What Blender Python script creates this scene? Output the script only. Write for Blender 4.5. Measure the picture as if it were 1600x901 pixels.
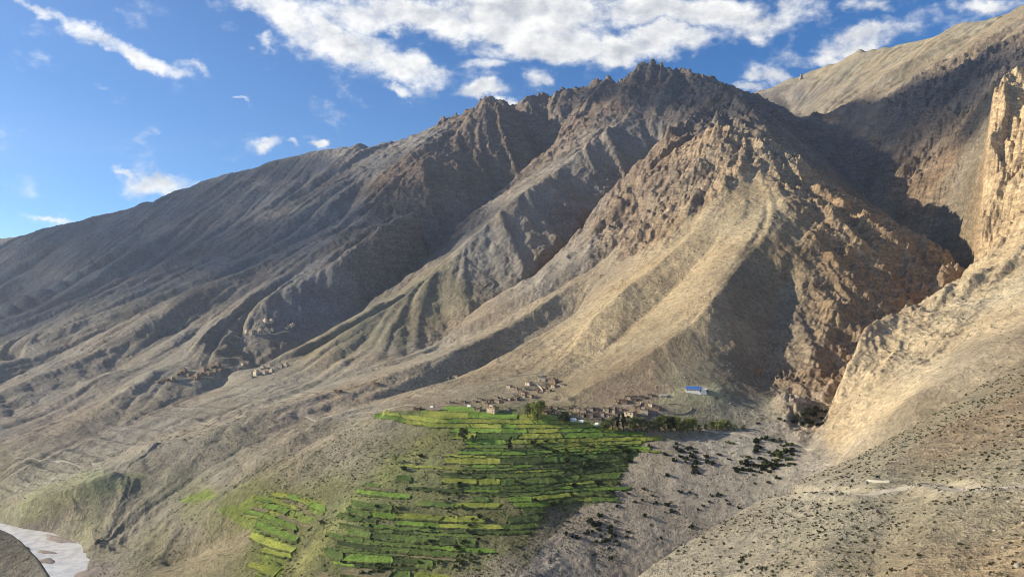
import bpy, math, random
import numpy as np
from mathutils import Vector, Matrix

random.seed(7)
rng = np.random.RandomState(11)
scene = bpy.context.scene
for o in list(bpy.data.objects):
    bpy.data.objects.remove(o)

# ------------------------------------------------------------------ camera
FPX, CX, CY = 1160.0, 800.0, 450.5          # focal length and centre of a 1600 x 901 frame
cam_d = bpy.data.cameras.new("camera")
cam_d.sensor_width = 36.0
cam_d.lens = 36.0 * FPX / 1600.0
cam_d.clip_start = 1.0
cam_d.clip_end = 40000.0
cam = bpy.data.objects.new("camera", cam_d)
scene.collection.objects.link(cam)
cam.location = (0, 0, 0)
cam.rotation_euler = (math.radians(90), 0, 0)
scene.camera = cam

# ------------------------------------------------------------------ light
SUN_EL = math.radians(22.0)
SUN_AZ = math.radians(-85.0)                # from +Y (view direction) towards +X; negative is left
sd = Vector((math.sin(SUN_AZ) * math.cos(SUN_EL), math.cos(SUN_AZ) * math.cos(SUN_EL), math.sin(SUN_EL)))
sun_d = bpy.data.lights.new("sun", 'SUN')
sun_d.energy = 5.0
sun_d.angle = math.radians(0.5)
sun_d.color = (1.0, 0.875, 0.66)
sun = bpy.data.objects.new("sun", sun_d)
scene.collection.objects.link(sun)
sun.rotation_euler = (-sd).to_track_quat('-Z', 'Y').to_euler()
sun.location = (-600, 0, 600)

scene.view_settings.view_transform = 'Standard'
scene.view_settings.look = 'None'
scene.view_settings.gamma = 1.0
scene.view_settings.exposure = 0.74
scene.view_settings.use_curve_mapping = False
scene.cycles.use_denoising = True
scene.cycles.use_adaptive_sampling = True
scene.cycles.adaptive_threshold = 0.008
scene.cycles.transparent_max_bounces = 24
scene.cycles.filter_width = 1.0
scene.cycles.max_bounces = 4
scene.cycles.diffuse_bounces = 2
scene.cycles.volume_bounces = 0

# ------------------------------------------------------------------ sky with clouds
world = bpy.data.worlds.new("World")
scene.world = world
world.use_nodes = True
world.cycles.sampling_method = 'NONE'
wt = world.node_tree
wt.nodes.clear()


class NT:
    """small helper to write shader node trees"""
    def __init__(self, tree):
        self.t = tree

    def n(self, kind, **kw):
        nd = self.t.nodes.new(kind)
        for k, v in kw.items():
            setattr(nd, k, v)
        return nd

    def put(self, sock, v):
        if v is None:
            return
        if hasattr(v, 'links') or isinstance(v, bpy.types.NodeSocket):
            self.t.links.new(v, sock)
        else:
            sock.default_value = v

    def m(self, op, a, b=None, c=None, clamp=False):
        nd = self.n('ShaderNodeMath', operation=op)
        nd.use_clamp = clamp
        self.put(nd.inputs[0], a)
        self.put(nd.inputs[1], b)
        self.put(nd.inputs[2], c)
        return nd.outputs[0]

    def vm(self, op, a, b=None, out=0):
        nd = self.n('ShaderNodeVectorMath', operation=op)
        self.put(nd.inputs[0], a)
        self.put(nd.inputs[1], b)
        return nd.outputs[out]

    def mix(self, f, a, b, blend='MIX'):
        nd = self.n('ShaderNodeMix', data_type='RGBA', blend_type=blend)
        self.put(nd.inputs[0], f)
        self.put(nd.inputs[6], a)
        self.put(nd.inputs[7], b)
        return nd.outputs[2]

    def noise(self, vec, scale, detail=4, rough=0.55, dist=0.0, out=0):
        nd = self.n('ShaderNodeTexNoise')
        self.put(nd.inputs['Vector'], vec)
        nd.inputs['Scale'].default_value = scale
        nd.inputs['Detail'].default_value = detail
        nd.inputs['Roughness'].default_value = rough
        nd.inputs['Distortion'].default_value = dist
        return nd.outputs[out]

    def ramp(self, f, lo, hi, a=0.0, b=1.0, smooth=True):
        nd = self.n('ShaderNodeMapRange')
        nd.interpolation_type = 'SMOOTHSTEP' if smooth else 'LINEAR'
        self.put(nd.inputs[0], f)
        for i, v in ((1, lo), (2, hi), (3, a), (4, b)):
            self.put(nd.inputs[i], v)
        return nd.outputs[0]


g = NT(wt)
sky = g.n('ShaderNodeTexSky', sky_type='NISHITA')
sky.sun_disc = False
sky.sun_elevation = SUN_EL
sky.sun_rotation = SUN_AZ
sky.altitude = 4000
sky.air_density = 1.0
sky.dust_density = 0.25
sky.ozone_density = 4.0
tc = g.n('ShaderNodeTexCoord')
D = tc.outputs['Generated']
sep = g.n('ShaderNodeSeparateXYZ')
wt.links.new(D, sep.inputs[0])
dx, dy, dz = sep.outputs
ysafe = g.m('MAXIMUM', dy, 0.05)
ta = g.m('DIVIDE', dx, ysafe)               # tangent of azimuth, tangent of elevation
tb = g.m('DIVIDE', dz, ysafe)
comb = g.n('ShaderNodeCombineXYZ')
wt.links.new(ta, comb.inputs[0])
wt.links.new(tb, comb.inputs[1])
P2 = comb.outputs[0]
# wispy warp of the coordinates so that the cloud edges are ragged
wcol = g.noise(P2, 9.0, 5, 0.6, out=1)
warp = g.vm('SCALE', g.vm('SUBTRACT', wcol, (0.5, 0.5, 0.5)), None)
warp.node.inputs['Scale'].default_value = 0.10
PW = g.vm('ADD', P2, warp)
# clouds: centre (photo px), half length, half height, tilt in degrees, strength
BL = [(60, 8, 75, 12, 24, .75), (150, 48, 70, 18, 25, .95), (225, 85, 75, 16, 24, 1.0), (300, 102, 35, 10, 20, .6),
      (440, 20, 120, 36, 28, 1.1), (540, 58, 150, 42, 22, 1.25), (620, 95, 90, 30, 14, 1.1), (650, 20, 190, 30, 4, 1.2),
      (415, 82, 24, 14, 0, .75), (630, 135, 28, 9, 10, .8),
      (830, 20, 190, 46, 0, 1.35), (860, 62, 140, 34, 2, 1.2), (845, 115, 28, 20, 0, .85), (1010, 62, 130, 34, -6, 1.25), (1060, 12, 170, 34, 0, 1.2),
      (1210, 30, 90, 26, -8, 1.0), (765, 95, 40, 14, 0, .7),
      (1350, 62, 90, 24, -16, 1.0), (1290, 95, 60, 16, -10, .75), (1370, 10, 60, 16, 0, .55), (1530, 10, 70, 16, 0, .75),
      (1205, 125, 42, 20, 10, .95), (1165, 150, 40, 16, 0, .9), (1245, 150, 50, 18, 0, .7),
      (748, 150, 46, 15, -4, .9), (795, 172, 26, 9, 12, .9), (848, 154, 9, 8, 0, .7), (425, 224, 36, 13, 4, .85), (468, 230, 16, 10, 0, .6),
      (517, 223, 20, 9, 0, .95), (245, 290, 52, 23, 4, 1.15), (205, 272, 26, 8, 20, .7), (300, 286, 26, 6, 0, .6), (80, 339, 46, 6, 6, .6),
      (372, 140, 14, 4, 10, .5)]
tot = None
for (px, py, rx, ry, tilt, st) in BL:
    a0, b0 = (px - CX) / FPX, (CY - py) / FPX
    mp = g.n('ShaderNodeMapping', vector_type='TEXTURE')
    wt.links.new(PW, mp.inputs[0])
    mp.inputs[1].default_value = (a0, b0, 0)
    mp.inputs[2].default_value = (0, 0, math.radians(-tilt))
    mp.inputs[3].default_value = (rx / FPX * 1.45, ry / FPX * 1.45, 1)
    d = g.vm('LENGTH', mp.outputs[0], out=1)
    w = g.ramp(d, 0.0, 1.0, st, 0.0)
    tot = w if tot is None else g.m('MAXIMUM', tot, w)
# the rest of the sky, outside the frame, carries scattered clouds of the same kind
sph = g.vm('MULTIPLY', D, (1.0, 1.0, 2.2))
gen = g.ramp(g.noise(sph, 2.6, 4, 0.55), 0.50, 0.68, 0.0, 1.0)
in_a = g.ramp(g.m('ABSOLUTE', ta), 0.70, 0.85)
in_b = g.ramp(tb, 0.40, 0.55)
front = g.ramp(dy, 0.05, 0.25, 1.0, 0.0)
outm = g.m('MAXIMUM', g.m('MAXIMUM', in_a, in_b), front)
outm = g.m('MULTIPLY', outm, g.ramp(dz, 0.06, 0.2))
tot = g.m('MAXIMUM', tot, g.m('MULTIPLY', gen, outm))
n1 = g.noise(g.vm('MULTIPLY', D, (1.0, 1.0, 1.7)), 15.0, 8, 0.62)
n2 = g.noise(g.vm('MULTIPLY', D, (1.0, 1.0, 1.5)), 46.0, 6, 0.6)
nn = g.m('ADD', g.m('MULTIPLY', n1, 0.66), g.m('MULTIPLY', n2, 0.34))
dens = g.m('ADD', tot, g.m('MULTIPLY', g.m('SUBTRACT', nn, 0.5), 2.9))
alpha = g.ramp(dens, 0.12, 1.05)
# lighting of the clouds: thick middles are greyer below, edges towards the sun are white
noff = g.noise(g.vm('ADD', g.vm('MULTIPLY', D, (1.0, 1.0, 1.7)), (-0.012, 0.0, 0.02)), 15.0, 8, 0.62)
relief = g.m('SUBTRACT', n1, noff)
shade = g.m('ADD', g.m('MULTIPLY', relief, 3.2), g.ramp(dens, 0.55, 1.6, 1.0, 0.45))
shade = g.ramp(shade, 0.2, 1.1, 0.0, 1.0, False)
ccol = g.mix(shade, (3.7, 3.8, 4.0, 1), (6.9, 6.8, 6.5, 1))
hsv = g.n('ShaderNodeHueSaturation')
hsv.inputs['Saturation'].default_value = 1.18
wt.links.new(sky.outputs[0], hsv.inputs['Color'])
final = g.mix(g.m('MULTIPLY', alpha, 0.96), hsv.outputs[0], ccol)
bg = g.n('ShaderNodeBackground')
wt.links.new(final, bg.inputs[0])
bg.inputs[1].default_value = 0.105
wo = g.n('ShaderNodeOutputWorld')
wt.links.new(bg.outputs[0], wo.inputs[0])


# ================================================================== terrain heights
def W(px, py, Y):
    return ((px - CX) / FPX * Y, Y, (CY - py) / FPX * Y)


def L(*pts):
    """polyline of seen points: photo px, py and distance"""
    return [W(*p) for p in pts]


RIVER_Z = -335.0
RIVER = [(-2600, 2200), (-1900, 1680), (-1500, 1400), (-1000, 1150), (-740, 1040), (-640, 1000), (-590, 965), (-563, 926), (-550, 885), (-520, 830),
         (-450, 760), (-370, 690), (-280, 600), (-200, 470), (-110, 280)]
PL = []          # break lines: ridges, gullies, edges
# skyline of the long mountain on the left, up to its dark peak
PL.append(L((-700, 560, 2750), (-400, 495, 2880), (-250, 455, 2980), (0, 382, 3150), (30, 372, 3160), (60, 362, 3170), (125, 350, 3190), (145, 342, 3190),
            (205, 320, 3210), (220, 316, 3212), (250, 316, 3220), (300, 297, 3230), (350, 277, 3240), (400, 260, 3250), (425, 250, 3260), (470, 242, 3265),
            (480, 237, 3270), (540, 229, 3280), (580, 234, 3290), (600, 225, 3285), (650, 205, 3270), (685, 195, 3245), (715, 185, 3220), (740, 166, 3190), (760, 148, 3170),
            (780, 158, 3160), (800, 177, 3150), (830, 207, 3120), (855, 238, 3080)))
# skyline of the craggy massif
PL.append(L((740, 235, 3750), (780, 215, 3650), (808, 196, 3570), (835, 168, 3500), (845, 155, 3480), (875, 154, 3450), (900, 152, 3420), (907, 142, 3410), (950, 134, 3380), (975, 139, 3350),
            (985, 122, 3340), (1015, 116, 3320), (1025, 112, 3310), (1040, 120, 3290), (1070, 125, 3230), (1075, 134, 3150), (1110, 139, 2950),
            (1145, 145, 2750), (1150, 150, 2700), (1170, 160, 2580), (1185, 172, 2500), (1200, 180, 2420), (1225, 200, 2330), (1240, 220, 2260), (1250, 236, 2200)))
# far pale ridge on the right
PL.append(L((1050, 215, 4900), (1100, 200, 4600), (1182, 163, 4350), (1225, 137, 4250), (1250, 121, 4200), (1275, 117, 4120), (1300, 105, 4050), (1330, 90, 3950), (1350, 80, 3900), (1370, 74, 3820), (1390, 72, 3750),
            (1425, 65, 3650), (1450, 60, 3560), (1500, 45, 3400), (1550, 30, 3200), (1600, 10, 3050), (1750, -60, 2700), (1950, -140, 2500)))
# spur that comes off the massif to the lit knoll and the canyon
PL.append(L((1150, 150, 2700), (1148, 180, 2400), (1135, 205, 2150), (1120, 203, 1920), (1150, 215, 1880), (1185, 222, 1840), (1215, 245, 1800),
            (1245, 255, 1760), (1250, 285, 1700), (1285, 308, 1640), (1330, 335, 1590), (1365, 348, 1550), (1400, 388, 1500), (1430, 412, 1470), (1460, 442, 1440), (1455, 480, 1400)))
# the bright crest line of the lit spur and its ribs
PL.append(L((1250, 285, 1700), (1235, 305, 1630), (1180, 380, 1435), (1110, 470, 1250), (1085, 500, 1205), (1000, 560, 1112), (940, 592, 1072), (890, 618, 1046)))
PL.append(L((1185, 230, 1830), (1130, 300, 1680), (1080, 370, 1560), (980, 450, 1420), (900, 520, 1320), (830, 570, 1240), (790, 592, 1190)))
PL.append(L((1120, 375, 1530), (1090, 412, 1470), (1050, 458, 1400), (960, 538, 1265), (880, 592, 1155), (850, 612, 1105)))
PL.append(L((1085, 300, 1720), (1030, 370, 1640), (950, 440, 1530), (880, 500, 1440), (800, 545, 1350), (740, 580, 1280), (640, 612, 1200)))
# hollow right of the crest, buttress above the canyon
PL.append(L((1225, 440, 1370), (1215, 480, 1310), (1210, 550, 1205), (1195, 612, 1105)))
PL.append(L((1330, 340, 1585), (1322, 390, 1475), (1312, 440, 1385), (1292, 520, 1235), (1270, 590, 1130), (1255, 636, 1060)))
# slot canyon and stream bed below it
CANYON = [(-250, 430, -340), (-120, 500, -335), (-20, 560, -339), (40, 600, -338), (100, 670, -334), (165, 735, -318), (230, 790, -288), (300, 832, -250)] + \
         L((1240, 735, 870), (1262, 700, 930), (1275, 670, 985)) + \
         [(444, 1030, -174), (475, 1080, -160), (530, 1150, -142), (620, 1220, -118), (730, 1310, -92), (860, 1400, -52), (930, 1490, -12), (985, 1600, 20), (1020, 1750, 62), (1035, 1900, 118), (1030, 2050, 190), (1025, 2200, 268)] + \
         L((1285, 252, 2450), (1262, 215, 2750), (1245, 190, 3100), (1235, 176, 3500))
PL.append(CANYON)
# rock band and slopes of the shaded side valley
PL.append(L((1285, 186, 3200), (1330, 178, 2900), (1400, 160, 2650), (1450, 132, 2500), (1500, 125, 2350), (1560, 118, 2150), (1640, 90, 2000)))
PL.append(L((1310, 225, 2750), (1330, 250, 2500), (1420, 270, 2200), (1490, 250, 2060)))
PL.append(L((1562, 150, 1640), (1556, 150, 1800), (1560, 135, 2000), (1562, 120, 2150)))
# lit canyon wall on the right: its edge against the shade
PL.append(L((1750, 20, 1620), (1600, 98, 1680), (1565, 118, 1660), (1552, 160, 1610), (1560, 200, 1570), (1542, 240, 1530), (1560, 285, 1480), (1530, 330, 1450), (1525, 345, 1430), (1565, 368, 1380),
            (1540, 390, 1350), (1510, 410, 1310), (1480, 450, 1250), (1465, 470, 1200), (1430, 490, 1150), (1350, 515, 1060), (1338, 545, 1035), (1325, 570, 1010), (1318, 600, 990), (1308, 640, 965),
            (1295, 680, 925), (1290, 712, 885)))
PL.append(L((1760, 190, 1400), (1650, 330, 1250), (1600, 400, 1150), (1550, 470, 1060), (1480, 540, 975), (1400, 600, 930)))
PL.append(L((1720, 430, 960), (1590, 520, 880), (1500, 575, 850), (1420, 625, 835), (1340, 690, 850), (1305, 716, 865)))
PL.append([(760, 760, 10), (620, 700, -60), (480, 680, -128), (400, 710, -198), (330, 800, -228)])
# foreground hillside, its brink and its plane
PL.append(L((1800, 470, 580), (1700, 515, 545), (1600, 560, 520), (1550, 592, 505), (1500, 622, 490), (1450, 652, 475), (1380, 690, 455), (1330, 715, 442), (1290, 733, 430), (1240, 755, 420), (1170, 790, 395), (1100, 830, 370),
            (1000, 897, 330), (940, 960, 300), (850, 1080, 260)))


def fz(x, y):
    return .363 * x - .159 * y - 96


PL.append([(x, y, fz(x, y)) for x, y in ((400, 420), (300, 330), (220, 260), (150, 190), (60, 110), (0, 70))])
PL.append([(x, y, fz(x, y)) for x, y in ((600, 420), (420, 300), (300, 180), (180, 70))])


def fseen(px, py, up):
    a, b = (px - CX) / FPX, (CY - py) / FPX
    Y = (-96 + up) / (b - .363 * a + .159)
    return (a * Y, Y, b * Y)


PL.append([fseen(px, py, -2.2) for px, py in ((1600, 655), (1500, 702), (1430, 742), (1398, 790), (1380, 840), (1365, 900))])
PL.append([fseen(px, py, 1) for px, py in ((1600, 612), (1480, 675), (1390, 722), (1340, 775), (1300, 840), (1270, 900))])
PL.append([fseen(px, py, 1) for px, py in ((1600, 725), (1510, 770), (1455, 825), (1430, 900))])
PL.append([fseen(px, py, -1.8) for px, py in ((1285, 790), (1225, 840), (1170, 900))])
PL.append([fseen(px, py, -1.8) for px, py in ((1600, 800), (1550, 850), (1525, 900))])
# middle spur and gullies of the massif
PL.append(L((1000, 176, 2950), (960, 200, 2800), (900, 238, 2620), (870, 265, 2520), (800, 312, 2300), (740, 368, 2130), (680, 420, 2000), (600, 475, 1860), (530, 515, 1760), (440, 558, 1660)))
PL.append(L((855, 240, 3060), (770, 310, 2700), (700, 370, 2450), (640, 430, 2250), (560, 490, 2050), (480, 547, 1860), (400, 582, 1710), (250, 642, 1450), (150, 684, 1320), (40, 742, 1180), (-40, 800, 1110)))
PL.append(L((1040, 225, 2750), (985, 290, 2540), (930, 350, 2340), (900, 400, 2180), (830, 442, 1990), (760, 484, 1840), (690, 534, 1690), (600, 570, 1530), (480, 607, 1420), (330, 664, 1280), (250, 693, 1210), (150, 728, 1170), (40, 755, 1160)))
PL.append(L((1100, 185, 2450), (1060, 215, 2250), (1010, 285, 2010), (985, 355, 1840), (940, 408, 1720), (870, 458, 1600), (800, 503, 1510), (700, 551, 1400), (600, 587, 1330), (480, 622, 1250), (380, 650, 1180), (300, 688, 1120)))
PL.append(L((900, 492, 1560), (820, 540, 1470), (740, 582, 1390), (640, 612, 1300), (520, 647, 1205), (430, 676, 1135), (350, 710, 1080), (290, 747, 1050), (240, 772, 1030), (205, 808, 1000), (172, 848, 970)))
PL.append(L((665, 613, 1195), (560, 636, 1135), (500, 653, 1105), (430, 688, 1068), (370, 728, 1025)))
# ribs of the left mountain
PL.append(L((665, 252, 2750), (630, 280, 2650), (550, 340, 2480), (450, 395, 2300), (350, 440, 2150), (200, 510, 1950), (80, 570, 1800), (-60, 620, 1680)))
PL.append(L((735, 175, 3150), (700, 220, 2980), (665, 252, 2750)))
PL.append(L((540, 232, 3270), (470, 300, 2950), (380, 350, 2750), (250, 410, 2600), (100, 470, 2450), (-60, 520, 2350)))
PL.append(L((660, 320, 2330), (590, 365, 2240), (480, 430, 2080), (330, 515, 1860), (200, 578, 1700)))
PL.append(L((400, 262, 3240), (300, 340, 2900), (150, 410, 2750), (0, 470, 2600)))
PL.append(L((600, 300, 2720), (500, 352, 2560), (400, 398, 2420), (300, 445, 2280), (150, 510, 2100), (20, 570, 1950)))
# benches of the valley floor on the left
PL.append(L((-250, 640, 1650), (0, 600, 1700), (150, 590, 1640), (240, 588, 1620), (330, 580, 1620), (420, 572, 1620)))
PL.append(L((-200, 730, 1300), (-60, 712, 1280)))
PL.append(L((215, 692, 1150), (300, 690, 1120)))
PL.append(L((100, 655, 1420), (20, 690, 1320), (-40, 730, 1220)))
PL.append(L((180, 733, 1055), (120, 757, 1035), (30, 785, 1045)))
PL.append(L((-80, 790, 1090), (0, 800, 1040), (60, 806, 1030), (110, 806, 1020), (140, 798, 1012)))
# fan below the village, green terraces
PL.append(L((600, 645, 1040), (700, 640, 1030), (850, 648, 1000), (930, 665, 980), (1010, 688, 957)))
PL.append(L((640, 612, 1200), (700, 618, 1110), (780, 610, 1110), (860, 597, 1120), (900, 625, 1045), (1000, 628, 1020), (1070, 615, 1030), (1130, 605, 1040)))
PL.append(L((720, 720, 900), (850, 722, 900), (960, 735, 905)))
PL.append(L((560, 790, 840), (700, 792, 825), (850, 787, 830)))
PL.append(L((440, 890, 800), (520, 872, 775), (640, 892, 750), (800, 905, 720)))
PL.append(L((690, 650, 1000), (640, 698, 940), (580, 746, 888), (520, 797, 850), (460, 858, 815)))
PL.append(L((590, 660, 1020), (540, 716, 960), (490, 758, 920), (440, 790, 900), (380, 822, 890), (320, 862, 890), (262, 889, 890)))
PL.append(L((600, 648, 1050), (500, 698, 990), (420, 748, 950), (330, 800, 930), (240, 860, 915)))
PL.append(L((520, 674, 1060), (440, 722, 995), (340, 775, 962), (240, 830, 945), (190, 868, 935)))
PL.append(L((1240, 648, 1000), (1150, 670, 985), (1050, 684, 965), (1010, 690, 955), (985, 720, 925), (955, 770, 860), (900, 797, 835), (850, 850, 778), (800, 905, 722), (760, 960, 690)))
# knob on the near bank at the left
PL.append(L((-250, 700, 700), (-120, 770, 690), (0, 824, 680), (30, 841, 655), (52, 862, 625), (68, 885, 600), (82, 908, 580), (110, 970, 530)))
# hidden ground behind the ridges
PL.append([(-5500, 4600, 200), (-2500, 4400, 250), (-800, 4700, 350), (400, 4800, 500), (1200, 5200, 650), (3200, 5000, 800), (5500, 4800, 900)])
PL.append([(-6500, 6900, 150), (0, 6900, 300), (6500, 6900, 600)])

U0, U1 = -1.0, 1.0
V0, V1 = math.log(70.0), math.log(7000.0)
NU = 768
NV = 1760
gu = np.linspace(U0, U1, NU)
gv = np.linspace(V0, V1, NV)


def to_grid(x, y):
    y = np.maximum(y, 70.5)
    return (x / y - U0) / (U1 - U0) * (NU - 1), (np.log(y) - V0) / (V1 - V0) * (NV - 1)


csum = np.zeros((NV, NU))
cw = np.zeros((NV, NU))


def stamp(pts):
    for (a, b) in zip(pts[:-1], pts[1:]):
        a, b = np.array(a, float), np.array(b, float)
        n = int(max(8, np.hypot(*(b - a)[:2]) / max(0.0015 * min(a[1], b[1]), 0.3)))
        t = np.linspace(0, 1, n)[:, None]
        p = a + (b - a) * t
        i, j = to_grid(p[:, 0], p[:, 1])
        ok = (i >= 0) & (i <= NU - 1) & (j >= 0) & (j <= NV - 1)
        i, j = np.rint(i[ok]).astype(int), np.rint(j[ok]).astype(int)
        np.add.at(csum, (j, i), p[ok, 2])
        np.add.at(cw, (j, i), 1.0)


def smooth_line(pts, k=4):
    """Catmull-Rom through the traced points, so that lines bend instead of kinking"""
    p = np.array(pts, float)
    q = np.vstack([2 * p[0] - p[1], p, 2 * p[-1] - p[-2]])
    out = []
    for s in range(1, len(q) - 2):
        p0, p1, p2, p3 = q[s - 1], q[s], q[s + 1], q[s + 2]
        for t in np.linspace(0, 1, k, endpoint=False):
            out.append(.5 * (2 * p1 + (p2 - p0) * t + (2 * p0 - 5 * p1 + 4 * p2 - p3) * t * t + (3 * p1 - p0 - 3 * p2 + p3) * t ** 3))
    out.append(p[-1])
    return out


for li, pl in enumerate(PL):
    stamp(pl if li in (0, 1, 2) else smooth_line(pl))
for off in (-14, -7, 0, 7, 14):
    rl = []
    for k in range(len(RIVER)):
        a = RIVER[max(k - 1, 0)]
        b = RIVER[min(k + 1, len(RIVER) - 1)]
        d = math.hypot(b[0] - a[0], b[1] - a[1])
        nx, ny = (b[1] - a[1]) / d, -(b[0] - a[0]) / d
        rl.append((RIVER[k][0] + nx * off, RIVER[k][1] + ny * off, RIVER_Z - 3))
    stamp(rl)

levels = []
cs, cwt = csum, cw
while True:
    levels.append((cs, cwt))
    if min(cs.shape) <= 26:
        break
    h2, w2 = cs.shape[0] // 2 * 2, cs.shape[1] // 2 * 2
    f = lambda a: a[:h2, :w2].reshape(h2 // 2, 2, w2 // 2, 2).sum((1, 3))
    cs, cwt = f(cs), f(cwt)


def resize(a, shape):
    r = np.clip((np.arange(shape[0]) + .5) * a.shape[0] / shape[0] - .5, 0, a.shape[0] - 1)
    c = np.clip((np.arange(shape[1]) + .5) * a.shape[1] / shape[1] - .5, 0, a.shape[1] - 1)
    r0 = np.minimum(r.astype(int), a.shape[0] - 2)
    c0 = np.minimum(c.astype(int), a.shape[1] - 2)
    fr, fc = (r - r0)[:, None], (c - c0)[None]
    return (a[r0][:, c0] * (1 - fr) * (1 - fc) + a[r0 + 1][:, c0] * fr * (1 - fc) + a[r0][:, c0 + 1] * (1 - fr) * fc + a[r0 + 1][:, c0 + 1] * fr * fc)


H = None
for li, (cs, cwt) in enumerate(reversed(levels)):
    mk = cwt > 0
    val = np.where(mk, cs / np.maximum(cwt, 1e-9), 0)
    H = np.full(cs.shape, val[mk].mean()) if H is None else resize(H, cs.shape)
    H[mk] = val[mk]
    for it in range((600, 300, 200, 120, 80, 50, 30)[min(li, 6)]):
        p = np.pad(H, 1, mode='edge')
        H = (p[:-2, 1:-1] + p[2:, 1:-1] + p[1:-1, :-2] + p[1:-1, 2:]) * .25
        H[mk] = val[mk]


def blur(a, n):
    for _ in range(n):
        p = np.pad(a, ((1, 1), (0, 0)), mode='edge')
        a = .25 * p[:-2] + .5 * p[1:-1] + .25 * p[2:]
        p = np.pad(a, ((0, 0), (1, 1)), mode='edge')
        a = .25 * p[:, :-2] + .5 * p[:, 1:-1] + .25 * p[:, 2:]
    return a


H = blur(H, 3)
Yg = np.exp(gv)[:, None] * np.ones((1, NU))
Xg = gu[None] * Yg

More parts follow.
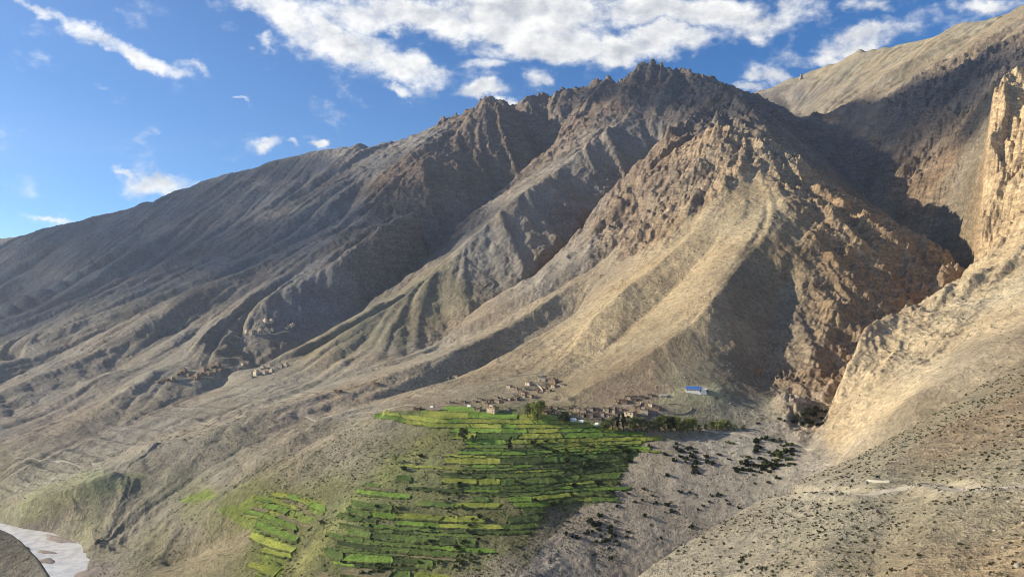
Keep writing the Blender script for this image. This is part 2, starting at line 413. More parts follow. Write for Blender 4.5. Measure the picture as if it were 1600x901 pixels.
# ------------------------------------------------------------------ what the ground is like, place by place
# (px, py, Y, colour, rock, gullies, roughness, shrub dots, unit)
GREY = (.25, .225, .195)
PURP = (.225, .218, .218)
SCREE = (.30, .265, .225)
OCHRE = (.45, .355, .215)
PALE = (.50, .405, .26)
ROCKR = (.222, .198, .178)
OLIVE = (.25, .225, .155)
GRASS = (.16, .19, .07)
CT = [
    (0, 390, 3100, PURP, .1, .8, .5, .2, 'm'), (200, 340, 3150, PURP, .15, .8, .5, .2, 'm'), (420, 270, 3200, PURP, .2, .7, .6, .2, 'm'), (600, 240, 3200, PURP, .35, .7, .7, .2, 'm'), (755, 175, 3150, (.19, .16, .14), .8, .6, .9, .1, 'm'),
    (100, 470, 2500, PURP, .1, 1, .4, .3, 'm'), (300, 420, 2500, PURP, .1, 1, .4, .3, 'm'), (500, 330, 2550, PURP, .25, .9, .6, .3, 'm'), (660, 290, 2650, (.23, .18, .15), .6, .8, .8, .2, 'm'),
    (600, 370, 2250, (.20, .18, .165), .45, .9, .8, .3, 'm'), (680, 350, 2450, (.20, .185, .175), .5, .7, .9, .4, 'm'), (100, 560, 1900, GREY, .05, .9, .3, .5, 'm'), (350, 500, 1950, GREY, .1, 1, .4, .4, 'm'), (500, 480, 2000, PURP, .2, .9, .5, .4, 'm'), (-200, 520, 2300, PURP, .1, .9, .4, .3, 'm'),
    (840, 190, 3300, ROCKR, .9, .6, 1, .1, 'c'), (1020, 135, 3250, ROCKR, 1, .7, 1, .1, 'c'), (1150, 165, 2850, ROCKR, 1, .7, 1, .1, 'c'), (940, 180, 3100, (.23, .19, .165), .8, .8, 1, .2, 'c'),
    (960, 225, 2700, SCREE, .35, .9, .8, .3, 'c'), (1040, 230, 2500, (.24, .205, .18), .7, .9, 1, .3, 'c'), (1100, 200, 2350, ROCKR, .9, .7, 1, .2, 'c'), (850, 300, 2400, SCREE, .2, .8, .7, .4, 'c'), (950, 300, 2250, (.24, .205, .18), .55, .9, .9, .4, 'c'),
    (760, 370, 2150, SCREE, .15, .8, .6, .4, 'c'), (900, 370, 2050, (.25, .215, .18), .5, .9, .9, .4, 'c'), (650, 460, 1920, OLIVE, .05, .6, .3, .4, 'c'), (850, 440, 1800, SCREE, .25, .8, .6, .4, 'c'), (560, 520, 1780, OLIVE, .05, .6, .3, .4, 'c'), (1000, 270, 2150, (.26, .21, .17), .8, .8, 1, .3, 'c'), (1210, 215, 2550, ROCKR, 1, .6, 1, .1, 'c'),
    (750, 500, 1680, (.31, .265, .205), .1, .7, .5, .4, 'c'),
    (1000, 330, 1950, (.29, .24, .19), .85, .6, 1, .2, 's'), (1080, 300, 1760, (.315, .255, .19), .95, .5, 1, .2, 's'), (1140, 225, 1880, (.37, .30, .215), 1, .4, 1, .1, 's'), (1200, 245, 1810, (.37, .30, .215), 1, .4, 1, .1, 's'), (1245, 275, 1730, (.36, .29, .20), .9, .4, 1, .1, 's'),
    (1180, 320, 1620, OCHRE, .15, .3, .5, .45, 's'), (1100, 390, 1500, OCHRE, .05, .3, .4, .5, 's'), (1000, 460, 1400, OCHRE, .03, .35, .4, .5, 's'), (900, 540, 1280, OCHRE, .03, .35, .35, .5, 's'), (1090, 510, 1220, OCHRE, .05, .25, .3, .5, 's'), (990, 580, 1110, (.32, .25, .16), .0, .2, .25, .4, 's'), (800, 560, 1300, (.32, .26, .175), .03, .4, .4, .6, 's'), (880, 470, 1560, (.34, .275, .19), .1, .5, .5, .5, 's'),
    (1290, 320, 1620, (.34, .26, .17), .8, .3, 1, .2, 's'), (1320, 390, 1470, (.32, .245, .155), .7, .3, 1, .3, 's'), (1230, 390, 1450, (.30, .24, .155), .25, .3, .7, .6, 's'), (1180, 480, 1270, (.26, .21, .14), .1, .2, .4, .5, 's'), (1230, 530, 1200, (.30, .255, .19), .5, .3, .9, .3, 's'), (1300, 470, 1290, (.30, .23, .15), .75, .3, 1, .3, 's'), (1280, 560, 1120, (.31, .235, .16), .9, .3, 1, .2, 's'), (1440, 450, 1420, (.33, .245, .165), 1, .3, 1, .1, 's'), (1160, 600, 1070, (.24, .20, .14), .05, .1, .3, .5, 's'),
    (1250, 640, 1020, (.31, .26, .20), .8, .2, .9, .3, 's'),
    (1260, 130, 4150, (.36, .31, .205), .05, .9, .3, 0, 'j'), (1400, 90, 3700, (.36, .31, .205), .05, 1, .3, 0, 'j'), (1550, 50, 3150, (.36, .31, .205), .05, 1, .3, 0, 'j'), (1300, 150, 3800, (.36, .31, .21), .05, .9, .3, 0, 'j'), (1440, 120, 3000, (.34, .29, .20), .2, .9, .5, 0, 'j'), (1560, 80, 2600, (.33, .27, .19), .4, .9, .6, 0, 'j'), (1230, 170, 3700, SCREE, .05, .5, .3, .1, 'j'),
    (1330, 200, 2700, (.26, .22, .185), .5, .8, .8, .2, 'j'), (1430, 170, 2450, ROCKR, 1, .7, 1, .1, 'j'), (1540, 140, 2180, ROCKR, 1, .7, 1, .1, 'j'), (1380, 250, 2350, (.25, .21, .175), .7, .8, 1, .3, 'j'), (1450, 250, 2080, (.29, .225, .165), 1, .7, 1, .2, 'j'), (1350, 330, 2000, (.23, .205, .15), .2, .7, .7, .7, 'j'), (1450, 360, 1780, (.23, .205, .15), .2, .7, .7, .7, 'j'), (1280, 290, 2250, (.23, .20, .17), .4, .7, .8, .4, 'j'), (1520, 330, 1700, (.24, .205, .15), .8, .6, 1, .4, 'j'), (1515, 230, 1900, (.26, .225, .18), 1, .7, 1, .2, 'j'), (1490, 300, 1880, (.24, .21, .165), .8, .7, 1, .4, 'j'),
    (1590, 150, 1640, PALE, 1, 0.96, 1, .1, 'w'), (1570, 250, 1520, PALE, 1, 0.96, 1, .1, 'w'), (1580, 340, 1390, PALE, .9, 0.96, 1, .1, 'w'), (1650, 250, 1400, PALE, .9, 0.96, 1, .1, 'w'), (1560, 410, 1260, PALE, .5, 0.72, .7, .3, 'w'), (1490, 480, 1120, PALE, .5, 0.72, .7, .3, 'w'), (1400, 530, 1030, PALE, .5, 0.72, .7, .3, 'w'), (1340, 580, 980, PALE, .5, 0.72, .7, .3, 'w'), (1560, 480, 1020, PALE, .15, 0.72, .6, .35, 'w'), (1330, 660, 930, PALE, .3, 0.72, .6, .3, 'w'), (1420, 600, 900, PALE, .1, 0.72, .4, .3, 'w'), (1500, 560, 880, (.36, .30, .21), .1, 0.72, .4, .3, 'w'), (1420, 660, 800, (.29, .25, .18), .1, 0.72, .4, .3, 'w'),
    (1600, 600, 470, (0.269, 0.221, 0.143), .02, .15, .25, 0.23, 'f'), (1500, 650, 450, (0.254, 0.231, 0.158), .02, .15, .25, 0.27, 'f'), (1550, 720, 380, (0.264, 0.205, 0.133), .0, .1, .2, 0.14, 'f'), (1350, 730, 420, (0.269, 0.247, 0.179), .02, .1, .25, 0.18, 'f'), (1250, 770, 400, (0.299, 0.273, 0.209), .02, .1, .25, 0.23, 'f'), (1150, 830, 350, (0.289, 0.262, 0.199), .03, .15, .3, 0.27, 'f'), (1300, 830, 310, (0.280, 0.256, 0.184), .03, .15, .3, 0.36, 'f'), (1450, 800, 310, (0.269, 0.231, 0.154), .03, .15, .3, 0.23, 'f'), (1550, 820, 260, (0.280, 0.247, 0.168), .08, .15, .4, 0.32, 'f'), (1590, 880, 215, (0.319, 0.256, 0.163), .35, .2, .6, 0.27, 'f'), (1100, 890, 300, (0.289, 0.262, 0.199), .03, .15, .3, 0.27, 'f'), (900, 1000, 250, (0.289, 0.262, 0.199), .03, .15, .3, 0.27, 'f'), (1700, 700, 250, (0.280, 0.247, 0.168), .03, .15, .3, 0.27, 'f'),
    (1100, 720, 880, (.37, .335, .28), .02, .15, .25, .5, 'g'), (1000, 790, 800, (.37, .335, .28), .03, .3, .3, .5, 'g'), (900, 850, 740, (.37, .335, .28), .05, .5, .35, .4, 'g'), (1200, 690, 930, (.37, .335, .28), .03, .1, .25, .5, 'g'), (1240, 730, 860, (.33, .30, .25), .05, .1, .3, .3, 'g'), (850, 900, 680, (.31, .275, .225), .1, .5, .4, .3, 'g'), (1150, 640, 1020, (.28, .255, .185), .03, .05, .3, .7, 'g'),
    (1090, 625, 1020, (.29, .275, .18), 0, 0, .1, .1, 'v'), (980, 640, 1000, (.33, .26, .19), 0, 0, .15, .3, 'v'), (860, 610, 1090, (.31, .26, .17), 0, .05, .2, .4, 'v'), (760, 625, 1080, (.27, .235, .165), 0, .1, .2, .4, 'v'), (680, 635, 1050, (.29, .24, .18), 0, .1, .2, .4, 'v'),
    (700, 655, 990, GRASS, 0, 0, .1, .3, 'v'), (850, 665, 975, GRASS, 0, 0, .1, .3, 'v'), (960, 700, 940, GRASS, 0, 0, .1, .3, 'v'), (850, 740, 880, (.12, .145, .055), 0, 0, .1, .4, 'v'), (930, 750, 870, (.13, .15, .06), 0, 0, .1, .4, 'v'), (680, 720, 915, (.23, .225, .125), 0, .05, .2, .5, 'v'), (740, 760, 850, (.17, .185, .08), 0, 0, .15, .6, 'v'), (600, 770, 865, (.22, .23, .11), 0, .05, .2, .6, 'v'), (700, 820, 810, (.20, .20, .125), 0, 0, .2, .6, 'v'), (820, 820, 800, (.23, .215, .145), 0, .05, .2, .6, 'v'), (620, 850, 785, (.13, .155, .06), 0, 0, .15, .6, 'v'), (500, 850, 800, (.21, .215, .10), 0, .05, .2, .5, 'v'), (720, 880, 760, (.23, .215, .145), 0, .1, .2, .6, 'v'), (430, 850, 840, (.17, .20, .06), 0, 0, .1, .4, 'v'), (460, 790, 880, (.20, .21, .09), 0, .05, .2, .5, 'v'), (380, 790, 905, (.18, .21, .07), 0, .1, .2, .4, 'v'), (300, 770, 960, (.25, .245, .13), .02, .3, .25, .4, 'v'),
    (540, 690, 1000, (0.285, 0.262, 0.194), .03, 0.62, .35, .7, 'b'), (450, 690, 1050, (0.285, 0.257, 0.199), .03, 0.60, .3, .7, 'b'), (350, 730, 1000, (0.274, 0.245, 0.188), .05, 0.60, .3, .6, 'b'), (480, 740, 950, (0.262, 0.245, 0.165), .03, 0.40, .3, .7, 'b'), (280, 820, 930, (0.274, 0.245, 0.188), .1, 0.60, .4, .6, 'b'), (200, 770, 990, (0.274, 0.245, 0.188), .15, 0.50, .4, .4, 'b'), (380, 860, 880, (0.296, 0.268, 0.182), .05, 0.30, .3, .5, 'b'), (300, 880, 870, (0.285, 0.257, 0.171), .05, 0.30, .3, .6, 'b'), (250, 860, 915, (0.251, 0.234, 0.148), .1, 0.40, .4, .6, 'b'),
    (600, 605, 1250, (0.353, 0.302, 0.222), .02, 0.50, .3, .5, 'b'), (500, 640, 1180, (0.342, 0.302, 0.239), .03, 0.62, .35, .5, 'b'), (380, 640, 1250, (0.319, 0.285, 0.228), .03, 0.62, .3, .4, 'b'), (600, 560, 1500, (0.342, 0.302, 0.234), .03, 0.50, .3, .4, 'b'), (450, 600, 1450, (0.319, 0.285, 0.222), .02, 0.50, .2, .3, 'b'), (330, 585, 1610, (0.296, 0.268, 0.217), 0, 0.20, .2, .3, 'b'), (200, 650, 1400, (0.285, 0.257, 0.211), .03, 0.62, .3, .4, 'b'), (50, 660, 1450, (0.268, 0.239, 0.205), .03, 0.62, .3, .4, 'b'), (250, 690, 1130, (0.308, 0.279, 0.222), .03, 0.60, .3, .4, 'b'), (100, 720, 1130, (0.308, 0.285, 0.217), .02, 0.40, .3, .4, 'b'), (130, 755, 1010, (0.308, 0.302, 0.188), 0, 0.10, .2, .3, 'b'), (30, 790, 1030, (0.308, 0.296, 0.194), .05, 0.15, .2, .4, 'b'), (60, 818, 1012, (0.239, 0.211, 0.177), .3, 0.50, .5, .4, 'b'), (-200, 720, 1300, (0.285, 0.257, 0.211), .03, 0.60, .3, .4, 'b'),
    (20, 860, 680, (.21, .19, .14), .05, .3, .3, .5, 'k'), (-200, 780, 650, (.22, .20, .15), .05, .3, .3, .5, 'k'), (200, 1000, 600, (.26, .235, .19), .05, .3, .3, .5, 'k'), (500, 1100, 450, (.27, .24, .19), .05, .3, .3, .5, 'k'), (800, 1100, 500, (.29, .26, .20), .05, .3, .3, .5, 'k'), (110, 880, 860, (.30, .265, .23), 0, 0, .05, .1, 'k'),
]
UNITS = 'mcsjwfgvbk'
sub = 4
ug, vg = np.meshgrid(gu[::sub], gv[::sub])
wx = np.sin(ug * 41 + 3 * np.sin(vg * 17)) * .012 + np.sin(vg * 63 + 5 * np.sin(ug * 23)) * .010
wy = np.sin(vg * 37 + 2.5 * np.sin(ug * 29)) * .014
wsum = np.zeros(ug.shape)
acc = np.zeros(ug.shape + (7,))
wun = np.zeros(ug.shape + (len(UNITS),))
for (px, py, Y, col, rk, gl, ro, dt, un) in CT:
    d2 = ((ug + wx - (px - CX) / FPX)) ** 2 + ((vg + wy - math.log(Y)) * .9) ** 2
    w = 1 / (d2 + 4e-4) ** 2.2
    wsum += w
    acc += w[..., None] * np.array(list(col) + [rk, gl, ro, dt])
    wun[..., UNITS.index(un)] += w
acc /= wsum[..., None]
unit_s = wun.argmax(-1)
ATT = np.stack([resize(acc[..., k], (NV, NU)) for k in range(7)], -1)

# ------------------------------------------------------------------ noise
_perm = rng.permutation(256)
_perm = np.concatenate([_perm, _perm, _perm])
_ang = rng.rand(256) * 2 * np.pi
_gx, _gy = np.cos(_ang), np.sin(_ang)


def pn(x, y, seed=0):
    xi, yi = np.floor(x).astype(np.int64), np.floor(y).astype(np.int64)
    xf, yf = x - xi, y - yi
    xi = (xi + seed * 37) & 255
    yi = (yi + seed * 91) & 255
    u, v = xf * xf * xf * (xf * (xf * 6 - 15) + 10), yf * yf * yf * (yf * (yf * 6 - 15) + 10)
    x1, y1 = (xi + 1) & 255, (yi + 1) & 255
    a, b, c, d = _perm[_perm[xi] + yi], _perm[_perm[x1] + yi], _perm[_perm[xi] + y1], _perm[_perm[x1] + y1]
    n00 = _gx[a] * xf + _gy[a] * yf
    n10 = _gx[b] * (xf - 1) + _gy[b] * yf
    n01 = _gx[c] * xf + _gy[c] * (yf - 1)
    n11 = _gx[d] * (xf - 1) + _gy[d] * (yf - 1)
    return (n00 * (1 - u) + n10 * u) * (1 - v) + (n01 * (1 - u) + n11 * u) * v


# streaks that follow the fall of the ground: gullies and ribs (a noise averaged along the slope lines)
TX = rng.randn(1024, 1024)
for _ in range(3):
    TX = (TX + np.roll(TX, 1, 0) + np.roll(TX, -1, 0) + np.roll(TX, 1, 1) + np.roll(TX, -1, 1)) / 5
TX = ((TX - TX.mean()) / TX.std()).astype(np.float32)
Hb = blur(H, 10)
gH_v, gH_u = np.gradient(Hb)
du_, dv_ = gu[1] - gu[0], gv[1] - gv[0]
dHdu, dHdv = gH_u / du_, gH_v / dv_
hx = dHdu / Yg
hy = (dHdv - gu[None] * dHdu) / Yg
gl = np.hypot(hx, hy) + 1e-6
SLOPE = gl
DX, DYY = (hx / gl).astype(np.float32), (hy / gl).astype(np.float32)


def lic(cell, length, n):
    out = np.zeros((NV, NU), np.float32)
    step = length / n
    for sgn in (1, -1):
        x, y = Xg.astype(np.float32), Yg.astype(np.float32)
        for k in range(n):
            i, j = to_grid(x, y)
            i = np.clip(i, 0, NU - 1).astype(np.int32)
            j = np.clip(j, 0, NV - 1).astype(np.int32)
            x = x + sgn * step * DX[j, i]
            y = y + sgn * step * DYY[j, i]
            fx, fy = x / cell, y / cell
            ix, iy = np.floor(fx).astype(np.int32), np.floor(fy).astype(np.int32)
            fx, fy = fx - ix, fy - iy
            ix, iy = ix & 1023, iy & 1023
            ix1, iy1 = (ix + 1) & 1023, (iy + 1) & 1023
            out += (TX[iy, ix] * (1 - fx) + TX[iy, ix1] * fx) * (1 - fy) + (TX[iy1, ix] * (1 - fx) + TX[iy1, ix1] * fx) * fy
    out -= out.mean()
    return out / out.std()


coh = np.hypot(blur(DX, 14), blur(DYY, 14))
coh = np.clip((coh - .80) / .17, 0, 1)
LC = blur(lic(52.0, 700.0, 12), 3)
LA = blur(lic(24.0, 380.0, 12), 2)
LB = lic(9.0, 170.0, 12)
far = np.clip((Yg - 500) / 700, 0, 1)
steep = np.clip((SLOPE - .04) / .2, 0, 1) * coh
gm = ATT[..., 4] * steep
big = np.clip((Yg - 800) / 900, .4, 1)
H2 = H + gm * far * (26.0 * big * (np.abs(LC) - .75) + 12.0 * big * (np.abs(LA) - .75) + 4.5 * (np.abs(LB) - .75)) + ATT[..., 3] * far * steep * (6.0 * LA + 9.0 * LB)
H2 += gm * (1 - far) * 1.2 * LB
river_d = np.full((NV, NU), 1e9)
for a, b in zip(RIVER[:-1], RIVER[1:]):
    ax, ay = a
    ex, ey = b[0] - ax, b[1] - ay
    t = np.clip(((Xg - ax) * ex + (Yg - ay) * ey) / (ex * ex + ey * ey), 0, 1)
    river_d = np.minimum(river_d, np.hypot(Xg - ax - t * ex, Yg - ay - t * ey))

# ------------------------------------------------------------------ mesh vertices (finer near, coarser far)
cu = np.concatenate([np.linspace(-.99, -.71, 40, endpoint=False), np.linspace(-.71, .71, 1000), np.linspace(.71, .99, 41)[1:]])
NC = len(cu)
rowsY = np.concatenate([np.geomspace(76, 480, 215, endpoint=False), np.geomspace(480, 1250, 400, endpoint=False),
                        np.geomspace(1250, 3700, 390, endpoint=False), np.geomspace(3700, 6800, 34)])
NR = len(rowsY)
Yv = rowsY[:, None] * np.ones((1, NC))
Xv = cu[None] * Yv


def cubic(field, x, y):
    i, j = to_grid(x, y)
    i0, j0 = np.floor(i).astype(int), np.floor(j).astype(int)
    fi, fj = i - i0, j - j0

    def wts(t):
        return (-.5 * t + t * t - .5 * t ** 3, 1 - 2.5 * t * t + 1.5 * t ** 3, .5 * t + 2 * t * t - 1.5 * t ** 3, -.5 * t * t + .5 * t ** 3)
    wi, wj = wts(fi), wts(fj)
    out = 0
    for a in range(4):
        jj = np.clip(j0 - 1 + a, 0, NV - 1)
        r = 0
        for b in range(4):
            ii = np.clip(i0 - 1 + b, 0, NU - 1)
            r = r + field[jj, ii] * wi[b]
        out = out + r * wj[a]
    return out


def lin(field, x, y):
    i, j = to_grid(x, y)
    i0 = np.clip(np.floor(i).astype(int), 0, NU - 2)
    j0 = np.clip(np.floor(j).astype(int), 0, NV - 2)
    fi, fj = np.clip(i - i0, 0, 1), np.clip(j - j0, 0, 1)
    return (field[j0, i0] * (1 - fi) + field[j0, i0 + 1] * fi) * (1 - fj) + (field[j0 + 1, i0] * (1 - fi) + field[j0 + 1, i0 + 1] * fi) * fj


Hsm = cubic(H, Xv, Yv)
Hv = cubic(H2, Xv, Yv)
A = {k: lin(ATT[..., i], Xv, Yv) for i, k in enumerate(('r', 'g', 'b', 'rock', 'gul', 'rough', 'dots'))}
rivd = lin(river_d, Xv, Yv)
dist_amp = np.clip((Yv - 150) / 900, .12, 1.0)
stp = lin(steep, Xv, Yv)


def ridged(x, y, wl, octs, seed, gain=.5):
    s, a, tot_ = 0, 1.0, 0
    for o in range(octs):
        s = s + a * (1 - 2 * np.abs(pn(x / wl, y / wl, seed + o)))
        tot_ += a
        a *= gain
        wl *= .47
    return s / tot_ - .35


rockm = np.clip(A['rock'] * 1.25 - .1, 0, 1)
wxx = Xv + 14 * pn(Xv / 60, Yv / 60, 5)
wyy = Yv + 14 * pn(Xv / 60, Yv / 60, 6)
Hv += rockm ** 1.3 * dist_amp * 34 * ridged(wxx, wyy, 120, 4, 10, .6)
Hv += rockm ** 1.2 * dist_amp * 20 * ridged(wxx, wyy, 44, 3, 20, .65)
rough = A['rough'] * np.clip(.25 + stp, 0, 1)
Hv += rough * dist_amp * (7.0 * pn(Xv / 70, Yv / 70, 31) + 5.0 * pn(Xv / 31, Yv / 31, 32) + 3.0 * pn(Xv / 14, Yv / 14, 33))
Hv += A['rough'] * np.clip(1400 / Yv, .3, 2.2) * .55 * pn(Xv / 5.2, Yv / 5.2, 34) * np.clip(dist_amp * 1.6, 0, 1)
Hv += rough * np.clip(Yv / 1300, .12, 1.5) * 5.0 * ridged(wxx + 3, wyy, 24, 3, 60, .62)
crag = np.full(Xv.shape, 1e9)
for pl, wd in ((PL[1], 130.), (PL[3][2:], 95.), (PL[0][-12:], 90.), (PL[11], 110.), (PL[13], 90.), (PL[14][:14], 80.)):
    for a, b in zip(pl[:-1], pl[1:]):
        ex, ey = b[0] - a[0], b[1] - a[1]
        r0, r1 = np.searchsorted(rowsY, (min(a[1], b[1]) - wd, max(a[1], b[1]) + wd))
        xs, ys_ = Xv[r0:r1], Yv[r0:r1]
        t = np.clip(((xs - a[0]) * ex + (ys_ - a[1]) * ey) / (ex * ex + ey * ey + 1e-9), 0, 1)
        crag[r0:r1] = np.minimum(crag[r0:r1], np.hypot(xs - a[0] - t * ex, ys_ - a[1] - t * ey) / wd)
crag = np.clip(1 - crag, 0, 1) * np.clip(A['rock'] * 1.5 - .25, 0, 1)
Hv += crag * (np.clip(Yv / 45, 40, 62) * np.clip(ridged(wxx * 1.0, wyy * 1.0, 62, 3, 70, .55) - .12, 0, 1) ** 1.15 - 22)
# bedding: rock breaks into ledges along tilted layers
lay = (Hv + .22 * Xv + 10 * pn(Xv / 90, Yv / 90, 75)) / 17.0
fr = lay - np.floor(lay)
Hv += rockm * np.clip(Yv / 1500, .2, 1.3) * 17 * .42 * (fr * fr * fr * (fr * (fr * 6 - 15) + 10) - fr)
# the river has cut its channel
chan = np.clip((rivd - 16) / 22, 0, 1)
Hv = Hv * chan + np.minimum(Hv, RIVER_Z - 3) * (1 - chan)
Hv = np.where(rivd > 38, np.maximum(Hv, RIVER_Z + 1.2), Hv)


def hgt(x, y, field=None):
    """height of the built ground at a plan position"""
    f = Hv if field is None else field
    x, y = np.asarray(x, float), np.asarray(y, float)
    j = np.interp(y, rowsY, np.arange(NR))
    i = np.clip(np.interp(x / y, cu, np.arange(NC)), 0, NC - 1.001)
    j = np.clip(j, 0, NR - 1.001)
    i0, j0 = i.astype(int), j.astype(int)
    fi, fj = i - i0, j - j0
    return (f[j0, i0] * (1 - fi) + f[j0, i0 + 1] * fi) * (1 - fj) + (f[j0 + 1, i0] * (1 - fi) + f[j0 + 1, i0 + 1] * fi) * fj


def ground(px, py, ymin=160, ymax=4500):
    """the place on the ground that is seen at a photo pixel"""
    a, b = (px - CX) / FPX, (CY - py) / FPX
    ys = np.geomspace(ymin, ymax, 2400)
    d = b * ys - hgt(a * ys, ys)
    k = np.argmax(d < 0)
    if d[k] >= 0:
        k = np.argmin(d)
    Y = ys[max(k - 1, 0)] if k == 0 else ys[k - 1] + (ys[k] - ys[k - 1]) * d[k - 1] / max(d[k - 1] - d[k], 1e-6)
    return float(a * Y), float(Y), float(hgt(a * Y, Y))


# ledge of the road across the near hillside
ROAD_PX = [(1196, 757), (1235, 766), (1300, 771), (1350, 770), (1395, 766), (1440, 758), (1500, 764), (1560, 762), (1640, 756), (1720, 752)]
road = [ground(px, py, 160, 520) for px, py in ROAD_PX]
road = np.array(smooth_line(road, 10))
k5 = np.ones(15) / 15
road[:, 2] = np.convolve(np.pad(road[:, 2], 7, mode='edge'), k5, 'valid')
sel = (Yv < 560)
rs = np.where(sel.any(1))[0].max() + 1
xs, ys_ = Xv[:rs], Yv[:rs]
xs_r, ys_r = xs, ys_
best = np.full(xs.shape, 1e9)
bz = np.zeros(xs.shape)
for a, b in zip(road[:-1], road[1:]):
    ex, ey = b[0] - a[0], b[1] - a[1]
    t = np.clip(((xs - a[0]) * ex + (ys_ - a[1]) * ey) / (ex * ex + ey * ey + 1e-9), 0, 1)
    d = np.hypot(xs - a[0] - t * ex, ys_ - a[1] - t * ey)
    m = d < best
    best = np.where(m, d, best)
    bz = np.where(m, a[2] + t * (b[2] - a[2]), bz)
wr = np.clip((best - 3.6) / 5.0, 0, 1)
wr = wr * wr * (3 - 2 * wr)
Hv[:rs] = Hv[:rs] * wr + bz * (1 - wr)

# ------------------------------------------------------------------ materials
MATS = {}


def principled(name):
    m = bpy.data.materials.new(name)
    m.use_nodes = True
    nt = m.node_tree
    b = nt.nodes['Principled BSDF']
    b.inputs['Roughness'].default_value = .9
    b.inputs['Specular IOR Level'].default_value = .15
    MATS[name] = m
    return m, NT(nt), b


def simple(name, col, rough=.9, var=.25, scale=1.5, bump=.0):
    m, n, b = principled(name)
    tcn = n.n('ShaderNodeTexCoord')
    nz = n.noise(tcn.outputs['Object'], scale, 5, .6)
    c = n.mix(n.ramp(nz, .3, .7), tuple(v * (1 - var) for v in col) + (1,), tuple(min(v * (1 + var), 1) for v in col) + (1,))
    oi = n.n('ShaderNodeObjectInfo')
    hs = n.n('ShaderNodeHueSaturation')
    n.put(hs.inputs['Value'], n.ramp(oi.outputs['Random'], 0, 1, .86, 1.14, False))
    n.put(hs.inputs['Color'], c)
    n.put(b.inputs['Base Color'], hs.outputs[0])
    b.inputs['Roughness'].default_value = rough
    if bump:
        bp = n.n('ShaderNodeBump')
        bp.inputs['Strength'].default_value = bump
        bp.inputs['Distance'].default_value = .3
        n.put(bp.inputs['Height'], nz)
        n.put(b.inputs['Normal'], bp.outputs[0])
    return m


def ground_material():
    m, n, b = principled('dry_ground')
    at = n.n('ShaderNodeAttribute', attribute_name='Col')
    ar = n.n('ShaderNodeAttribute', attribute_name='rock')
    geo = n.n('ShaderNodeNewGeometry')
    P = geo.outputs['Position']
    dots = at.outputs['Alpha']
    base = at.outputs['Color']
    big = n.noise(P, .011, 2, .6)
    mid = n.noise(P, .06, 3, .65)
    fine = n.noise(P, .16, 4, .85)
    c = n.mix(n.ramp(big, .3, .7), base, n.mix(1.0, base, (.80, .78, .76, 1), 'MULTIPLY'))
    c = n.mix(n.ramp(mid, .35, .68), c, n.mix(1.0, c, (1.22, 1.20, 1.17, 1), 'MULTIPLY'))
    c0 = c
    c = n.mix(n.ramp(fine, .30, .70), n.mix(1.0, c, (.50, .50, .51, 1), 'MULTIPLY'), n.mix(1.0, c, (1.42, 1.40, 1.36, 1), 'MULTIPLY'))
    c = n.mix(n.ramp(ar.outputs['Fac'], 0, .6, .62, 1.0), c0, c)
    # rock: layered, reddish and grey bands with dark cracks
    sp = n.n('ShaderNodeSeparateXYZ')
    n.put(sp.inputs[0], P)
    lay = n.n('ShaderNodeCombineXYZ')
    n.put(lay.inputs[0], n.m('MULTIPLY', sp.outputs[0], .02))
    n.put(lay.inputs[1], n.m('MULTIPLY', sp.outputs[1], .02))
    n.put(lay.inputs[2], n.m('MULTIPLY', sp.outputs[2], .11))
    strata = n.noise(lay.outputs[0], 1.0, 3, .65, .6)
    rc = n.mix(n.ramp(strata, .38, .62), n.mix(1.0, c, (.80, .76, .74, 1), 'MULTIPLY'), n.mix(1.0, c, (1.12, 1.06, 1.0, 1), 'MULTIPLY'))
    c = n.mix(n.ramp(ar.outputs['Fac'], .25, .8), c, rc)
    # stones and low plants too small to build: pale and dark specks in clumps
    vo = n.n('ShaderNodeTexVoronoi')
    n.put(vo.inputs['Vector'], P)
    vo.inputs['Scale'].default_value = .22
    clump = n.noise(P, .022, 2, .6)
    thr = n.m('MULTIPLY', n.m('MULTIPLY', dots, n.ramp(clump, .32, .66)), .58)
    speck = n.ramp(n.m('SUBTRACT', thr, vo.outputs['Distance']), -.03, .06)
    vs = n.n('ShaderNodeSeparateColor')
    n.put(vs.inputs[0], vo.outputs['Color'])
    dcol = n.mix(vs.outputs[0], (.050, .055, .030, 1), (.085, .085, .045, 1))
    c = n.mix(n.m('MULTIPLY', speck, .85), c, dcol)
    v3 = n.n('ShaderNodeTexVoronoi')
    n.put(v3.inputs['Vector'], n.vm('ADD', P, (11.0, 57.0, 9.0)))
    v3.inputs['Scale'].default_value = .085
    sp3 = n.ramp(n.m('SUBTRACT', n.m('MULTIPLY', n.m('MULTIPLY', dots, n.ramp(clump, .66, .34)), .50), v3.outputs['Distance']), -.03, .06)
    c = n.mix(n.m('MULTIPLY', sp3, .7), c, dcol)
    v2 = n.n('ShaderNodeTexVoronoi')
    n.put(v2.inputs['Vector'], n.vm('ADD', P, (31.0, 7.0, 3.0)))
    v2.inputs['Scale'].default_value = .3
    pale = n.ramp(n.m('SUBTRACT', n.m('MULTIPLY', n.ramp(mid, .4, .7), .26), v2.outputs['Distance']), -.03, .05)
    c = n.mix(n.m('MULTIPLY', pale, .55), c, (.44, .40, .34, 1))
    n.put(b.inputs['Base Color'], c)
    b.inputs['Roughness'].default_value = .95
    hh = n.m('ADD', n.m('MULTIPLY', fine, 4.5), n.m('MULTIPLY', mid, 4.0))
    hh = n.m('ADD', hh, n.m('MULTIPLY', n.m('MULTIPLY', strata, ar.outputs['Fac']), 6.0))
    bp = n.n('ShaderNodeBump')
    bp.inputs['Strength'].default_value = .8
    bp.inputs['Distance'].default_value = 1.0
    n.put(bp.inputs['Height'], hh)
    n.put(b.inputs['Normal'], bp.outputs[0])
    return m


M_GROUND = ground_material()


